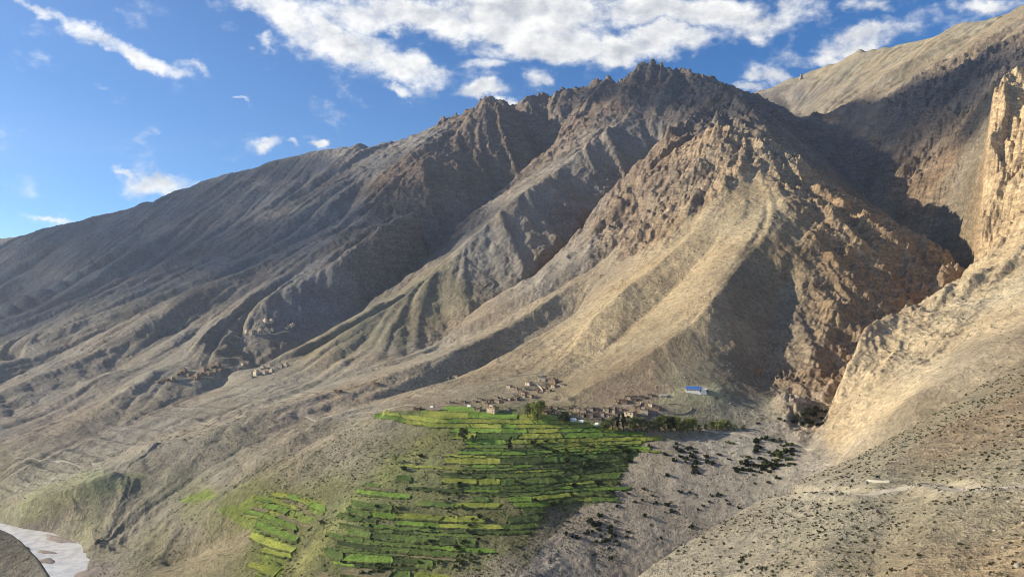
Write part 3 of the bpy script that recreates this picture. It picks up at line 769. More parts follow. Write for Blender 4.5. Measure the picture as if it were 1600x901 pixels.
ORD = ['first', 'second', 'third', 'fourth', 'fifth', 'sixth', 'seventh', 'eighth', 'ninth', 'tenth', 'eleventh', 'twelfth', 'thirteenth', 'fourteenth', 'fifteenth', 'sixteenth',
       'seventeenth', 'eighteenth', 'nineteenth', 'twentieth', 'twenty-first', 'twenty-second', 'twenty-third', 'twenty-fourth', 'twenty-fifth']


def tag(o, label, cat=None, group=None, kind=None):
    o['label'] = label
    if cat:
        o['category'] = cat
    if group:
        o['group'] = group
    if kind:
        o['kind'] = kind
    return o


def link(o, parent=None):
    scene.collection.objects.link(o)
    if parent is not None:
        o.parent = parent
    return o


def mesh_np(name, verts, faces, mat=None, smooth=False):
    me = bpy.data.meshes.new(name)
    verts = np.asarray(verts, np.float32)
    if isinstance(faces, np.ndarray):
        nf, k = faces.shape
        me.vertices.add(len(verts))
        me.vertices.foreach_set('co', verts.ravel())
        me.loops.add(nf * k)
        me.loops.foreach_set('vertex_index', faces.astype(np.int32).ravel())
        me.polygons.add(nf)
        me.polygons.foreach_set('loop_start', np.arange(nf, dtype=np.int32) * k)
        me.update(calc_edges=True)
    else:
        me.from_pydata(verts.tolist(), [], faces)
        me.update()
    if mat:
        me.materials.append(mat)
    if smooth:
        me.shade_smooth()
    return me


# ------------------------------------------------------------------ build the ground as land forms
zx = np.gradient(Hv, axis=1)
zy = np.gradient(Hv, axis=0)
pos = np.stack([Xv, Yv, Hv], -1)
tu = np.gradient(pos, axis=1)
tv = np.gradient(pos, axis=0)
NRM = np.cross(tu, tv)
NRM /= np.linalg.norm(NRM, axis=-1, keepdims=True)
# bare rock shows where the ground is steepest
st = np.clip((1 - NRM[..., 2] - .30) / .25, 0, 1) * np.clip(A['rough'] * 1.2, 0, 1)
rock_att = np.clip(np.maximum(rockm, st * .8), 0, 1).astype(np.float32)
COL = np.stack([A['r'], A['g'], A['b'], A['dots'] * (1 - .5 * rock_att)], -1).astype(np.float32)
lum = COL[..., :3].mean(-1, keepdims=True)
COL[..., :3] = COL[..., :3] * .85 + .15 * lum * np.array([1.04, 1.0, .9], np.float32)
PX, PY = CX + Xv / Yv * FPX, CY - Hsm / Yv * FPX
wob = 9 * pn(Xv / 24, Yv / 24, 81) + 5 * pn(Xv / 9, Yv / 9, 82)


def pmask(poly, y0, y1, amp=1.0):
    qx, qy = PX + wob * amp, PY + .5 * wob * amp
    r = np.zeros(PX.shape, bool)
    for k in range(len(poly)):
        (x1, y1_), (x2, y2_) = poly[k - 1], poly[k]
        r ^= ((y1_ > qy) != (y2_ > qy)) & (qx < (x2 - x1) * (qy - y1_) / ((y2_ - y1_) or 1e-9) + x1)
    return (r & (Yv > y0) & (Yv < y1)).astype(np.float32)


def paint(mask, col, f=1.0):
    mk_ = (mask * f)[..., None]
    COL[..., :3] = COL[..., :3] * (1 - mk_) + np.array(col, np.float32) * mk_


paint(pmask([(1012, 688), (1060, 686), (1150, 673), (1235, 652), (1290, 690), (1300, 760), (1000, 960), (790, 930), (850, 852), (900, 799), (955, 773), (985, 722)], 560, 1010, .5), (.36, .325, .27), .9)
paint(pmask([(590, 641), (700, 640), (860, 648), (1012, 686), (985, 722), (955, 772), (840, 796), (720, 768), (740, 700), (690, 668), (600, 656)], 700, 1060, .6), (.13, .165, .055), .9)
paint(pmask([(340, 797), (440, 765), (510, 788), (490, 815), (448, 830), (442, 910), (398, 910), (408, 840)], 700, 960, .8), (.20, .26, .065), .9)
paint(pmask([(510, 842), (560, 815), (700, 796), (830, 800), (760, 850), (680, 910), (500, 910)], 650, 960, 1.2), (.125, .14, .06), .7)
paint(pmask([(600, 735), (690, 672), (735, 700), (720, 768), (650, 790), (560, 800), (520, 790)], 650, 1000, 1.2), (.22, .23, .105), .75)
paint(pmask([(640, 690), (720, 700), (735, 765), (860, 792), (830, 850), (700, 905), (470, 905), (500, 840), (560, 780)], 650, 1000, 1.6), (.18, .195, .085), .6)
paint(pmask([(682, 664), (700, 670), (640, 730), (590, 775), (520, 840), (470, 900), (448, 900), (500, 825), (570, 757), (630, 705)], 650, 1010, 1.4), (.29, .30, .12), .7)
paint(pmask([(272, 768), (330, 762), (338, 778), (285, 786)], 800, 1000, 1.0), (.22, .28, .07), .9)
paint(pmask([(20, 790), (60, 765), (140, 738), (235, 742), (200, 770), (110, 790)], 900, 1120, 1.2), (.30, .31, .17), .6)
paint(pmask([(1015, 628), (1070, 602), (1155, 597), (1135, 628), (1070, 642)], 900, 1150, .5), (.35, .335, .22), .85)
mroad = np.zeros(Xv.shape, np.float32)
mroad[:rs] = np.clip(1 - (best + 3 * pn(xs_r / 9, ys_r / 9, 83) - 3) / 5, 0, 1)
paint(mroad, (.40, .36, .29), .65)
hue = pn(Xv / 190, Yv / 190, 51)
COL[..., 0] *= 1 + .10 * hue
COL[..., 2] *= 1 - .10 * hue
uu, vv = to_grid(Xv, Yv)
unit = unit_s[np.clip((vv / sub).round().astype(int), 0, unit_s.shape[0] - 1), np.clip((uu / sub).round().astype(int), 0, unit_s.shape[1] - 1)]
fu = unit[:-1, :-1]
idx = np.arange(NR * NC).reshape(NR, NC)
quads = np.stack([idx[:-1, :-1], idx[:-1, 1:], idx[1:, 1:], idx[1:, :-1]], -1)
NAMES = {'m': ('mountain', 'long grey-brown mountain with parallel ribs falling to the left', 'mountain'),
         'c': ('craggy_massif', 'dark craggy massif with jagged summit in the middle of the skyline', 'mountain'),
         's': ('rocky_spur', 'sunlit ochre spur with rock pinnacles above the village', 'hill'),
         'j': ('scree_ridge', 'far pale scree ridge at the upper right with shaded side valley', 'mountain'),
         'w': ('canyon_wall', 'bright yellow canyon wall and cliffs at the right edge', 'cliff'),
         'f': ('near_hillside', 'near stony hillside at the lower right crossed by a road', 'hill'),
         'g': ('gorge_slope', 'grey gravel slope dotted with shrubs below the tree row', 'slope'),
         'v': ('village_fan', 'gently falling fan that carries the village and green terraces', 'slope'),
         'b': ('valley_benches', 'dissected brown valley benches left of the green terraces', 'slope'),
         'k': ('river_banks', 'dark near bank beside the river at the lower left', 'bank')}
for ui, uk in enumerate(UNITS):
    q = quads[fu == ui]
    if not len(q):
        continue
    used, inv = np.unique(q, return_inverse=True)
    f = inv.reshape(q.shape)
    nm, lab, cat = NAMES[uk]
    me = mesh_np(nm, pos.reshape(-1, 3)[used], f, M_GROUND, True)
    a = me.attributes.new('Col', 'FLOAT_COLOR', 'POINT')
    a.data.foreach_set('color', COL.reshape(-1, 4)[used].ravel())
    a = me.attributes.new('rock', 'FLOAT', 'POINT')
    a.data.foreach_set('value', rock_att.ravel()[used])
    me.normals_split_custom_set_from_vertices(NRM.reshape(-1, 3)[used].astype(np.float32))
    tag(link(bpy.data.objects.new(nm, me)), lab, cat, kind='structure')
#@@OBJECTS

# ================================================================== water
m, n, b = principled('silty_water')
geo = n.n('ShaderNodeNewGeometry')
wv = n.noise(geo.outputs['Position'], .5, 5, .7)
wv2 = n.noise(geo.outputs['Position'], .08, 3, .6)
n.put(b.inputs['Base Color'], n.mix(n.ramp(wv2, .35, .65), (.62, .62, .63, 1), (.82, .81, .80, 1)))  # silt, whitened so the base colour also holds the bright sky reflection
b.inputs['Roughness'].default_value = .22
b.inputs['Specular IOR Level'].default_value = .6
bp = n.n('ShaderNodeBump')
bp.inputs['Strength'].default_value = .7
bp.inputs['Distance'].default_value = .6
n.put(bp.inputs['Height'], wv)
n.put(b.inputs['Normal'], bp.outputs[0])
rp = smooth_line([(x, y, RIVER_Z) for x, y in RIVER], 8)
vs, fs = [], []
for k, p in enumerate(rp):
    a, c = rp[max(k - 1, 0)], rp[min(k + 1, len(rp) - 1)]
    d = math.hypot(c[0] - a[0], c[1] - a[1])
    nx, ny = (c[1] - a[1]) / d, -(c[0] - a[0]) / d
    for q in (-44, -22, 0, 22, 44):
        vs.append((p[0] + nx * q, p[1] + ny * q, RIVER_Z))
    if k:
        for q in range(4):
            i0 = (k - 1) * 5 + q
            fs.append((i0, i0 + 1, i0 + 6, i0 + 5))
tag(link(bpy.data.objects.new('river', mesh_np('river', vs, fs, MATS['silty_water'], True))), 'bright silty river bending through the lower left corner', 'river', kind='structure')

M_GRAVEL = simple('river_gravel', (.30, .255, .225), .95, .3, .4, .6)
for k, (px, py, lx, ly, rot, lab) in enumerate([(92, 842, 34, 9, -.5, 'brown gravel bar upstream in the river'), (72, 862, 17, 5, -.3, 'small gravel bar between two water channels'),
                                                (72, 876, 15, 9, -.4, 'dark gravel bar beside the near bank'), (152, 892, 26, 22, .4, 'pinkish gravel bank at the water edge')]):
    Y = (-RIVER_Z) * FPX / (py - CY)
    X = (px - CX) / FPX * Y
    vs, fs = [], []
    for r in range(6):
        for a in range(20):
            t = a / 20 * 2 * math.pi
            q = r / 5 * (1 + .18 * math.sin(3 * t + k) + .10 * math.sin(5 * t + 2 * k))
            x, y = math.cos(t) * lx * q, math.sin(t) * ly * q
            vs.append((X + x * math.cos(rot) - y * math.sin(rot), Y + x * math.sin(rot) + y * math.cos(rot), RIVER_Z + 1.6 * (1 - (r / 5) ** 2) - .5 * (r == 5)))
            if r:
                fs.append(((r - 1) * 20 + a, (r - 1) * 20 + (a + 1) % 20, r * 20 + (a + 1) % 20, r * 20 + a))
    tag(link(bpy.data.objects.new('gravel_bar', mesh_np('gravel_bar', vs, fs, M_GRAVEL, True))), lab, 'gravel', kind='structure')

# ================================================================== roads and tracks
M_ROAD = simple('dusty_road', (.46, .41, .33), .95, .18, .25, .3)
M_TRACK = simple('worn_track', (.37, .33, .265), .95, .2, .1, .3)


def strip(name, pts, width, lift, mat, label, cat):
    vs, fs = [], []
    pts = [np.array(p, float) for p in pts]
    for k, p in enumerate(pts):
        a, c = pts[max(k - 1, 0)], pts[min(k + 1, len(pts) - 1)]
        d = math.hypot(c[0] - a[0], c[1] - a[1]) + 1e-9
        nx, ny = (c[1] - a[1]) / d, -(c[0] - a[0]) / d
        wd = width * (1 + .25 * math.sin(k * .9) * .5)
        for q in (-1, -.33, .33, 1):
            x, y = p[0] + nx * q * wd / 2, p[1] + ny * q * wd / 2
            z = max(float(hgt(x, y)) + lift, p[2] + lift - .1 if abs(q) < 1 else -1e9)
            vs.append((x, y, z if abs(q) < 1 else float(hgt(x, y)) - .15))
        if k:
            for q in range(3):
                i0 = (k - 1) * 4 + q
                fs.append((i0, i0 + 1, i0 + 5, i0 + 4))
    return tag(link(bpy.data.objects.new(name, mesh_np(name, vs, fs, mat, True))), label, cat, kind='structure')


strip('road', road, 7.0, .25, M_ROAD, 'dusty mountain road cut across the near hillside', 'road')


def track(pxs, width, label, lo=500, hi=2600, name='track'):
    pts = [ground(px, py, lo, hi) for px, py in pxs]
    pts = smooth_line(pts, 14)
    pts = [(p[0], p[1], float(hgt(p[0], p[1]))) for p in pts]
    strip(name, pts, width, .45, M_TRACK, label, 'track')


track([(20, 714), (60, 718), (110, 722), (150, 724)], 5, 'pale track across the meadow bench at the left', 800, 1500)
track([(1095, 668), (1140, 676), (1190, 684), (1240, 690), (1275, 700)], 6, 'pale footpath from the tree row towards the canyon mouth', 700, 1100, 'footpath')
track([(430, 655), (480, 651), (520, 650), (560, 645), (600, 640), (650, 632)], 4.5, 'track that leaves the village towards the left', 900, 1500)

# ================================================================== green terraces
CROPS = {}


def crop(name, col):
    m, n, b = principled(name)
    P = n.n('ShaderNodeTexCoord').outputs['Object']
    big = n.noise(P, .045, 3, .6)
    nz = n.noise(P, .35, 6, .8)
    c = n.mix(n.ramp(big, .3, .7), tuple(v * .72 for v in col) + (1,), (col[0] * 1.35, col[1] * 1.15, col[2] * 1.2, 1))
    c = n.mix(n.ramp(nz, .54, .34), c, (col[0] * .42, col[1] * .40, col[2] * .5, 1))
    c = n.mix(n.ramp(nz, .60, .78, 0, .6), c, (.24, .23, .12, 1))
    oi = n.n('ShaderNodeObjectInfo')
    hs = n.n('ShaderNodeHueSaturation')
    n.put(hs.inputs['Value'], n.ramp(oi.outputs['Random'], 0, 1, .8, 1.2, False))
    n.put(hs.inputs['Color'], c)
    n.put(b.inputs['Base Color'], hs.outputs[0])
    bp = n.n('ShaderNodeBump')
    bp.inputs['Strength'].default_value = .8
    bp.inputs['Distance'].default_value = 1.2
    n.put(bp.inputs['Height'], nz)
    n.put(b.inputs['Normal'], bp.outputs[0])
    return m


for nm, col in (('yellow-green', (.27, .335, .065)), ('bright green', (.165, .29, .050)), ('mid green', (.115, .185, .048)), ('dark green', (.070, .110, .038)), ('fallow olive', (.20, .195, .105))):
    CROPS[nm] = crop('crop_' + nm.replace(' ', '_').replace('-', '_'), col)
M_BANK = simple('field_bank', (.115, .135, .052), .95, .45, .5, .8)


def inside(poly, x, y):
    r = False
    for k in range(len(poly)):
        (x1, y1), (x2, y2) = poly[k - 1], poly[k]
        if (y1 > y) != (y2 > y) and x < (x2 - x1) * (y - y1) / (y2 - y1) + x1:
            r = not r
    return r


ZONES = [
    ([(590, 638), (700, 637), (860, 646), (1012, 684), (990, 712), (900, 702), (760, 692), (690, 670), (600, 655)], 1.0, (.66, .26, .06, .02, 0), 'in the uppermost terraces right below the houses', 'upper terraced fields'),
    ([(720, 688), (760, 690), (900, 700), (1000, 700), (985, 725), (945, 782), (840, 792), (730, 765)], .98, (.10, .25, .40, .20, .05), 'in the broad middle terraces beside the gravel slope', 'middle terraced fields'),
    ([(510, 840), (560, 815), (700, 800), (760, 830), (680, 908), (510, 908)], .95, (.08, .16, .42, .30, .04), 'in the lowest terraces at the bottom edge', 'lowest terraced fields'),
    ([(372, 797), (440, 768), (500, 790), (480, 812), (442, 828), (438, 908), (404, 908), (412, 835)], 1.0, (.62, .26, .08, 0, .04), 'in the narrow strip of fields nearest the river', 'fields nearest the river'),
    ([(520, 830), (560, 770), (640, 720), (720, 720), (730, 765), (860, 790), (830, 845), (700, 800)], .5, (.24, .12, .36, .18, .10), 'scattered on the shrubby slope between the terraces', 'scattered fields on the shrubby slope')]
cn = list(CROPS)
DZ = 3.3
xsC = np.arange(-440, 200, 3.0)
ysC = np.linspace(700, 1070, 371)
prof = [np.maximum.accumulate(hgt(np.full(ysC.shape, x), ysC, Hsm)) + np.arange(371) * 1e-5 for x in xsC]
zk = [-318.0]
rz_ = random.Random(3)
while zk[-1] < -168:
    zk.append(zk[-1] + rz_.choice((2.0, 2.6, 3.2, 4.0, 5.2)))
zk = np.array(zk)
yk = np.array([np.interp(zk, p, ysC) for p in prof])           # [column, band]
nfields = 0
HEDGE = []
for k in range(len(zk) - 1):
    c = random.randint(0, 6)
    DZ = zk[k + 1] - zk[k]
    while c < len(xsC) - 3:
        ln = random.choice((6, 8, 10, 13, 17, 22))
        e = min(c + ln, len(xsC) - 1)
        mid = (c + e) // 2
        xm = xsC[mid]
        y0, y1 = yk[mid, k], yk[mid, k + 1]
        ym = .5 * (y0 + y1)
        px, py = CX + xm / ym * FPX, CY - (zk[k] + DZ * .7) / ym * FPX
        zone = next((z for z in ZONES if inside(z[0], px, py)), None)
        ok = zone and random.random() < zone[1] and (y1 - y0) > 1.2 and y0 > 702 and y1 < 1066
        if ok:
            cols = list(range(c, e + 1))
            lift = random.uniform(.04, .3) if zone is ZONES[0] else random.uniform(.2, .55)
            skew = (random.uniform(-5, 5), random.uniform(-5, 5))
            vs, fs, bv, bf = [], [], [], []
            for t, ci in enumerate(cols):
                a = t / (len(cols) - 1)
                taper = .72 + .28 * min(1, 4 * a, 4 * (1 - a)) ** .6
                x = xsC[ci] + (.8 if t == 0 else -.8 if t == len(cols) - 1 else 0)
                yf = yk[ci, k] + .5 + .7 * math.sin(x * .23 + k * 2.1) + .4 * math.sin(x * .71 + k) + random.uniform(-.3, .3)
                yb = yf + max(yk[ci, k + 1] - yf - .3, 1.5) * taper
                sk = skew[0] * (1 - a) + skew[1] * a if t in (0, len(cols) - 1) else 0
                for q in range(4):
                    y = yf + (yb - yf) * q / 3 + .35 * math.sin(x * .31 + q * 1.7 + k)
                    x = xsC[ci] + sk * (q / 3 - .5)
                    g0 = float(hgt(x, y))
                    zt = zk[k] + DZ * (lift + (1.02 - lift) * q / 3) + .25 + random.uniform(-.1, .15)
                    vs.append((x, y, max(zt, g0 + .25)))
                f0 = vs[-4]
                bv += [(x, yf - .05, f0[2] + .06), (x, yf - .9, f0[2] - 1.0), (x, yf - 1.3, min(float(hgt(x, yf - 1.3)), zk[k]) - 1.0)]
                if t:
                    for q in range(3):
                        i0 = (t - 1) * 4 + q
                        fs.append((i0, i0 + 4, i0 + 5, i0 + 1))
                    for q in range(2):
                        i0 = (t - 1) * 3 + q
                        bf.append((i0, i0 + 1, i0 + 4, i0 + 3))
            # closed ends
            nb = len(vs)
            for t in (0, len(cols) - 1):
                for q in range(4):
                    v = vs[t * 4 + q]
                    vs.append((v[0], v[1], v[2] - 2.5))
            for q in range(3):
                fs.append((q, q + 1, nb + q + 1, nb + q))
                i0 = (len(cols) - 1) * 4 + q
                fs.append((i0 + 1, i0, nb + 4 + q, nb + 5 + q))
            r = random.random()
            acc_, ckey = 0, cn[-1]
            for nm, pr in zip(cn, zone[2]):
                acc_ += pr
                if r < acc_:
                    ckey = nm
                    break
            o = link(bpy.data.objects.new('terraced_field', mesh_np('terraced_field', vs, fs, CROPS[ckey])))
            tag(o, 'narrow %s terraced field %s' % (ckey, zone[3]), 'field', zone[4] + ', ' + ckey)
            link(bpy.data.objects.new('bank', mesh_np('bank', bv, bf, M_BANK)), o)
            for hq in range(int(len(cols) * 3 * random.choice((.2, .5, .9, 1.3)))):
                j_ = random.randrange(len(cols))
                v_ = bv[j_ * 3]
                hx_ = v_[0] + random.uniform(-3, 3)
                HEDGE.append((hx_, v_[1] - random.uniform(-.2, 1.4), random.uniform(.4, 1.8)))
            nfields += 1
        c = e + random.choice((0, 0, 0, 1))
print('fields', nfields)

# ================================================================== houses
M_MUD = simple('mud_brick', (.42, .33, .24), .95, .22, .5, .4)
M_MUDD = simple('weathered_mud_brick', (.27, .20, .15), .95, .25, .5, .4)
M_LIME = simple('pale_plaster', (.55, .47, .36), .9, .18, .4, .3)
M_WHITE = simple('whitewash', (.78, .77, .74), .8, .06, .3)
M_ROOFM = simple('mud_roof', (.33, .265, .195), .95, .2, .4, .4)
M_TWIG = simple('stacked_brushwood', (.13, .095, .06), .95, .4, 1.5, .5)
M_DARK = simple('dark_opening', (.025, .02, .018), .6, .1)
M_WOOD = simple('old_timber', (.15, .09, .055), .8, .2)
M_BLUE = simple('blue_metal_roof', (.05, .14, .45), .45, .12, .3)
M_TARP = simple('white_tarpaulin', (.80, .80, .80), .6, .05)
M_STONE = simple('dry_stone', (.34, .30, .24), .95, .35, .8, .8)


def box_mesh(name, parts, mat):
    """parts: (x0, x1, y0, y1, z0, z1, batter)"""
    vs, fs = [], []
    for (x0, x1, y0, y1, z0, z1, bt) in parts:
        i = len(vs)
        vs += [(x0, y0, z0), (x1, y0, z0), (x1, y1, z0), (x0, y1, z0), (x0 + bt, y0 + bt, z1), (x1 - bt, y0 + bt, z1), (x1 - bt, y1 - bt, z1), (x0 + bt, y1 - bt, z1)]
        fs += [(i, i + 3, i + 2, i + 1), (i + 4, i + 5, i + 6, i + 7), (i, i + 1, i + 5, i + 4), (i + 1, i + 2, i + 6, i + 5), (i + 2, i + 3, i + 7, i + 6), (i + 3, i, i + 4, i + 7)]
    return mesh_np(name, vs, fs, mat)


def empty(name, loc, rz=0, sc=1.0):
    o = bpy.data.objects.new(name, None)
    o.empty_display_size = 2
    link(o)
    o.location = loc
    o.rotation_euler = (0, 0, rz)
    o.scale = (sc, sc, sc) if not isinstance(sc, tuple) else sc
    return o


def house_kit(w, d, h, wallm, seed, upper=False):
    """meshes of one house kind, front towards -Y"""
    r = random.Random(seed)
    kit = []
    wp = [(-w / 2, w / 2, -d / 2, d / 2, -3, h, .18)]
    if upper:
        wp.append((-w / 2 + .3, w * .1, -d * .1, d / 2 - .25, h - .3, h + 2.6, .1))
    kit.append(('wall', box_mesh('house_wall', wp, wallm), None))
    rp_ = [(-w / 2 - .15, w / 2 + .15, -d / 2 - .15, d / 2 + .15, h - .02, h + .28, 0)]
    if upper:
        rp_ = [(-w / 2 - .15, w / 2 + .15, -d / 2 - .15, -d * .1 - .02, h - .02, h + .28, 0), (w * .1 + .02, w / 2 + .15, -d * .1 - .02, d / 2 + .15, h - .02, h + .28, 0),
               (-w / 2 + .1, w * .1 + .2, -d * .1 - .2, d / 2 - .1, h + 2.58, h + 2.85, 0)]
    kit.append(('roof', box_mesh('house_roof', rp_, M_ROOFM), None))
    e = .55
    kit.append(('parapet', box_mesh('parapet', [(-w / 2 - .3, w / 2 + .3, -d / 2 - .3, -d / 2 + e, h + .28, h + .8, .05), (-w / 2 - .3, -w / 2 + e, -d / 2 + e, d / 2 + .2, h + .28, h + .75, .05),
                                              (w / 2 - e, w / 2 + .3, -d / 2 + e, d / 2 + .2, h + .28, h + .85, .05)], M_TWIG), 1))
    nw = max(2, int(w / 3))
    for q in range(nw):
        x = -w / 2 + (q + .7) * w / (nw + .4)
        kit.append(('window', box_mesh('window', [(x - .5, x + .5, -d / 2 - .06, -d / 2 + .3, h - 2.0, h - .75, 0)], M_WOOD), None))
        kit.append(('pane', box_mesh('pane', [(x - .36, x + .36, -d / 2 - .09, -d / 2 + .1, h - 1.86, h - .89, 0)], M_DARK), len(kit) - 1))
    x = w / 2 + .06
    kit.append(('window', box_mesh('window', [(w / 2 - .3, x, -.5, .5, h - 2.0, h - .8, 0)], M_DARK), None))
    dxp = r.uniform(-w * .25, w * .25)
    kit.append(('door', box_mesh('door', [(dxp - .6, dxp + .6, -d / 2 - .05, -d / 2 + .4, -.2, 1.9, 0)], M_WOOD), None))
    return kit


KITS = {'mud': [house_kit(9, 7, 5.4, M_MUD, 1), house_kit(11, 8, 6.2, M_MUD, 2, True), house_kit(7, 6, 3.6, M_MUD, 3)],
        'dark': [house_kit(10, 8, 5.0, M_MUDD, 4), house_kit(8, 7, 3.6, M_MUDD, 5), house_kit(12, 8, 6, M_MUDD, 6, True)],
        'pale': [house_kit(8, 7, 5.0, M_LIME, 7), house_kit(10, 8, 6.2, M_LIME, 8, True), house_kit(6, 6, 3.4, M_LIME, 9)]}


def build_house(kit, loc, rz, sc, label, group=None, detail=True, name='house'):
    root = empty(name, loc, rz, sc)
    tag(root, label, 'house', group)
    made = []
    for (nm, me, par) in kit:
        if not detail and nm not in ('wall', 'roof'):
            made.append(None)
            continue
        made.append(link(bpy.data.objects.new(nm, me), root if par is None else made[par]))
    return root


# px, py of the base, width in px, tone, turn (deg), label
HS = [
    (770, 643, 20, 'mud', 1, 38, 'large pinkish mud house above the left end of the fields'),
    (746, 641, 14, 'mud', 2, 20, 'low tan house left of the large pinkish house'),
    (652, 640, 13, 'dark', 1, 15, 'small brown ruin at the far left end of the village'),
    (793, 640, 9, 'pale', 2, 30, 'small house right of the large pinkish house'),
    (758, 630, 10, 'mud', 0, 25, None), (778, 628, 10, 'mud', 2, 35, None), (706, 630, 9, 'mud', 2, 10, None), (724, 629, 9, 'mud', 2, 20, None), (742, 628, 8, 'dark', 1, 30, None),
    (826, 601, 11, 'pale', 0, 40, 'tall pale house at the top of the upper cluster'),
    (847, 594, 16, 'pale', 1, 15, 'long pale house with light front at the top of the village'),
    (864, 598, 17, 'dark', 2, 35, 'large dark brown house at the upper right of the upper cluster'),
    (879, 602, 7, 'pale', 2, 20, 'tiny pale house beside the slope foot, rightmost of the upper cluster'),
    (796, 605, 8, 'pale', 2, 40, 'lone pale hut left of the upper cluster'),
    (796, 625, 8, 'pale', 0, 38, None), (806, 624, 12, 'dark', 1, 38, None), (819, 620, 8, 'pale', 2, 40, None), (829, 620, 10, 'mud', 0, 35, None), (776, 622, 8, 'mud', 2, 30, None),
    (838, 613, 9, 'mud', 2, 30, None), (850, 606, 9, 'mud', 0, 30, None), (858, 611, 9, 'dark', 1, 40, None), (812, 612, 8, 'mud', 2, 20, None),
    (858, 637, 9, 'mud', 2, 25, None), (868, 638, 9, 'mud', 0, 20, None), (852, 645, 12, 'dark', 1, 30, None), (872, 646, 9, 'pale', 2, 25, None), (863, 648, 9, 'dark', 0, 30, None),
    (902, 641, 11, 'pale', 0, 20, None), (912, 644, 11, 'mud', 1, 25, None), (922, 641, 12, 'pale', 0, 15, None), (931, 640, 9, 'mud', 2, 30, None), (908, 650, 12, 'mud', 2, 20, None), (922, 651, 14, 'dark', 0, 20, None),
    (940, 648, 12, 'mud', 0, 20, None), (936, 656, 11, 'dark', 1, 15, None), (948, 641, 11, 'pale', 2, 25, None), (958, 643, 10, 'mud', 0, 35, None), (968, 640, 9, 'mud', 2, 20, None), (955, 652, 10, 'mud', 2, 25, None),
    (985, 651, 20, 'pale', 0, 36, 'broad pale house above the dark pointed trees'),
    (1007, 645, 15, 'pale', 1, 20, 'tall tan block house, rightmost of the lower cluster'),
    (975, 628, 12, 'dark', 1, 15, None), (990, 625, 11, 'dark', 0, 10, None), (1003, 622, 11, 'dark', 2, 10, None), (1015, 618, 9, 'mud', 2, 15, None), (995, 638, 12, 'mud', 2, 15, None),
    (1026, 638, 10, 'dark', 1, 20, None), (890, 646, 9, 'mud', 2, 20, None), (886, 637, 8, 'mud', 2, 20, None),
    (712, 590, 11, 'pale', 0, 20, 'lone pale house on the bare fan left above the village'),
    (700, 592, 7, 'pale', 2, 20, 'small hut beside the lone pale house on the bare fan'),
    (528, 613, 13, 'dark', 1, 20, 'lone dark enclosure house on the left fan'),
    (588, 600, 9, 'dark', 1, 15, 'small dark hut on the fan above the lone enclosure'),
]
rh = random.Random(77)
for (x0, x1, y0, y1, cnt) in ((800, 870, 603, 624, 12), (700, 790, 624, 636, 8), (890, 970, 634, 650, 12), (960, 1030, 618, 634, 8), (850, 880, 630, 646, 4)):
    for _ in range(cnt):
        tn_ = rh.choice(('mud', 'mud', 'pale', 'dark'))
        HS.append((rh.uniform(x0, x1), rh.uniform(y0, y1), rh.uniform(5, 9), tn_, 2 if tn_ != 'dark' else 1, rh.uniform(5, 45), None))
TONE = {'mud': 'tan mud-brick', 'dark': 'dark brown mud-brick', 'pale': 'pale plastered'}
KW = {'mud': (9, 11, 7), 'dark': (10, 8, 12), 'pale': (8, 10, 6)}
HS.sort(key=lambda q: q[0])
count = {}
for (px, py, wpx, tone, kind, deg, lab) in HS:
    p = ground(px, py, 900, 1800)
    sc = (wpx / FPX * p[1]) / (KW[tone][kind] * 1.25)
    zone = 'upper cluster' if (py < 628 and 790 < px < 885) else ('left end' if px < 800 else ('middle' if px < 895 else 'lower right cluster'))
    count[(zone, tone)] = count.get((zone, tone), 0) + (0 if lab else 1)
    lb = lab or '%s %s house from the left in the village %s' % (ORD[min(count[(zone, tone)] - 1, 24)], TONE[tone], zone)
    build_house(KITS[tone][kind], (p[0], p[1], p[2]), math.radians(-deg), (sc, sc, sc * .82), lb, None if lab else 'village houses, %s, %s' % (zone, tone))

# houses of the two far villages: only walls and roof can be made out
r2 = random.Random(5)
far_spots = []
for (x0, y0, x1, y1, cnt, grp, lab) in [
        (300, 588, 345, 574, 16, 'far village, crowded houses', 'tiny brown house in the crowded part of the far village'),
        (245, 592, 300, 584, 8, 'far village, left row', 'tiny brown house in the left row of the far village'),
        (392, 588, 450, 566, 18, 'far village, pale houses', 'tiny pale house in the right part of the far village'),
        (352, 576, 392, 570, 5, 'far village, middle', 'tiny house on the bare ridge of the far village'),
        (385, 520, 430, 516, 9, 'highest hamlet, main row', 'tiny pale building in the main row of the highest hamlet'),
        (412, 504, 428, 502, 4, 'highest hamlet, upper row', 'tiny white building in the upper row of the highest hamlet'),
        (447, 512, 458, 508, 4, 'highest hamlet, right group', 'tiny white building in the right group of the highest hamlet')]:
    for q in range(cnt):
        t = (q + r2.random() * .8) / cnt
        far_spots.append((x0 + (x1 - x0) * t, y0 + (y1 - y0) * t + r2.uniform(-6, 6) * (1 if 'far village' in grp else .3), grp, lab))
far_spots.sort(key=lambda q: q[0])
count = {}
for (px, py, grp, lab) in far_spots:
    p = ground(px, py, 1200, 2600)
    count[grp] = count.get(grp, 0) + 1
    tone = 'dark' if 'brown' in lab else 'pale'
    build_house(KITS[tone][r2.randrange(3)], p, math.radians(-r2.uniform(5, 40)), r2.uniform(.75, 1.15), lab.replace(' in the ', ', %s from the left, in the ' % ORD[count[grp] - 1], 1).replace(' on the bare', ', %s from the left, on the bare' % ORD[count[grp] - 1], 1), grp, False)

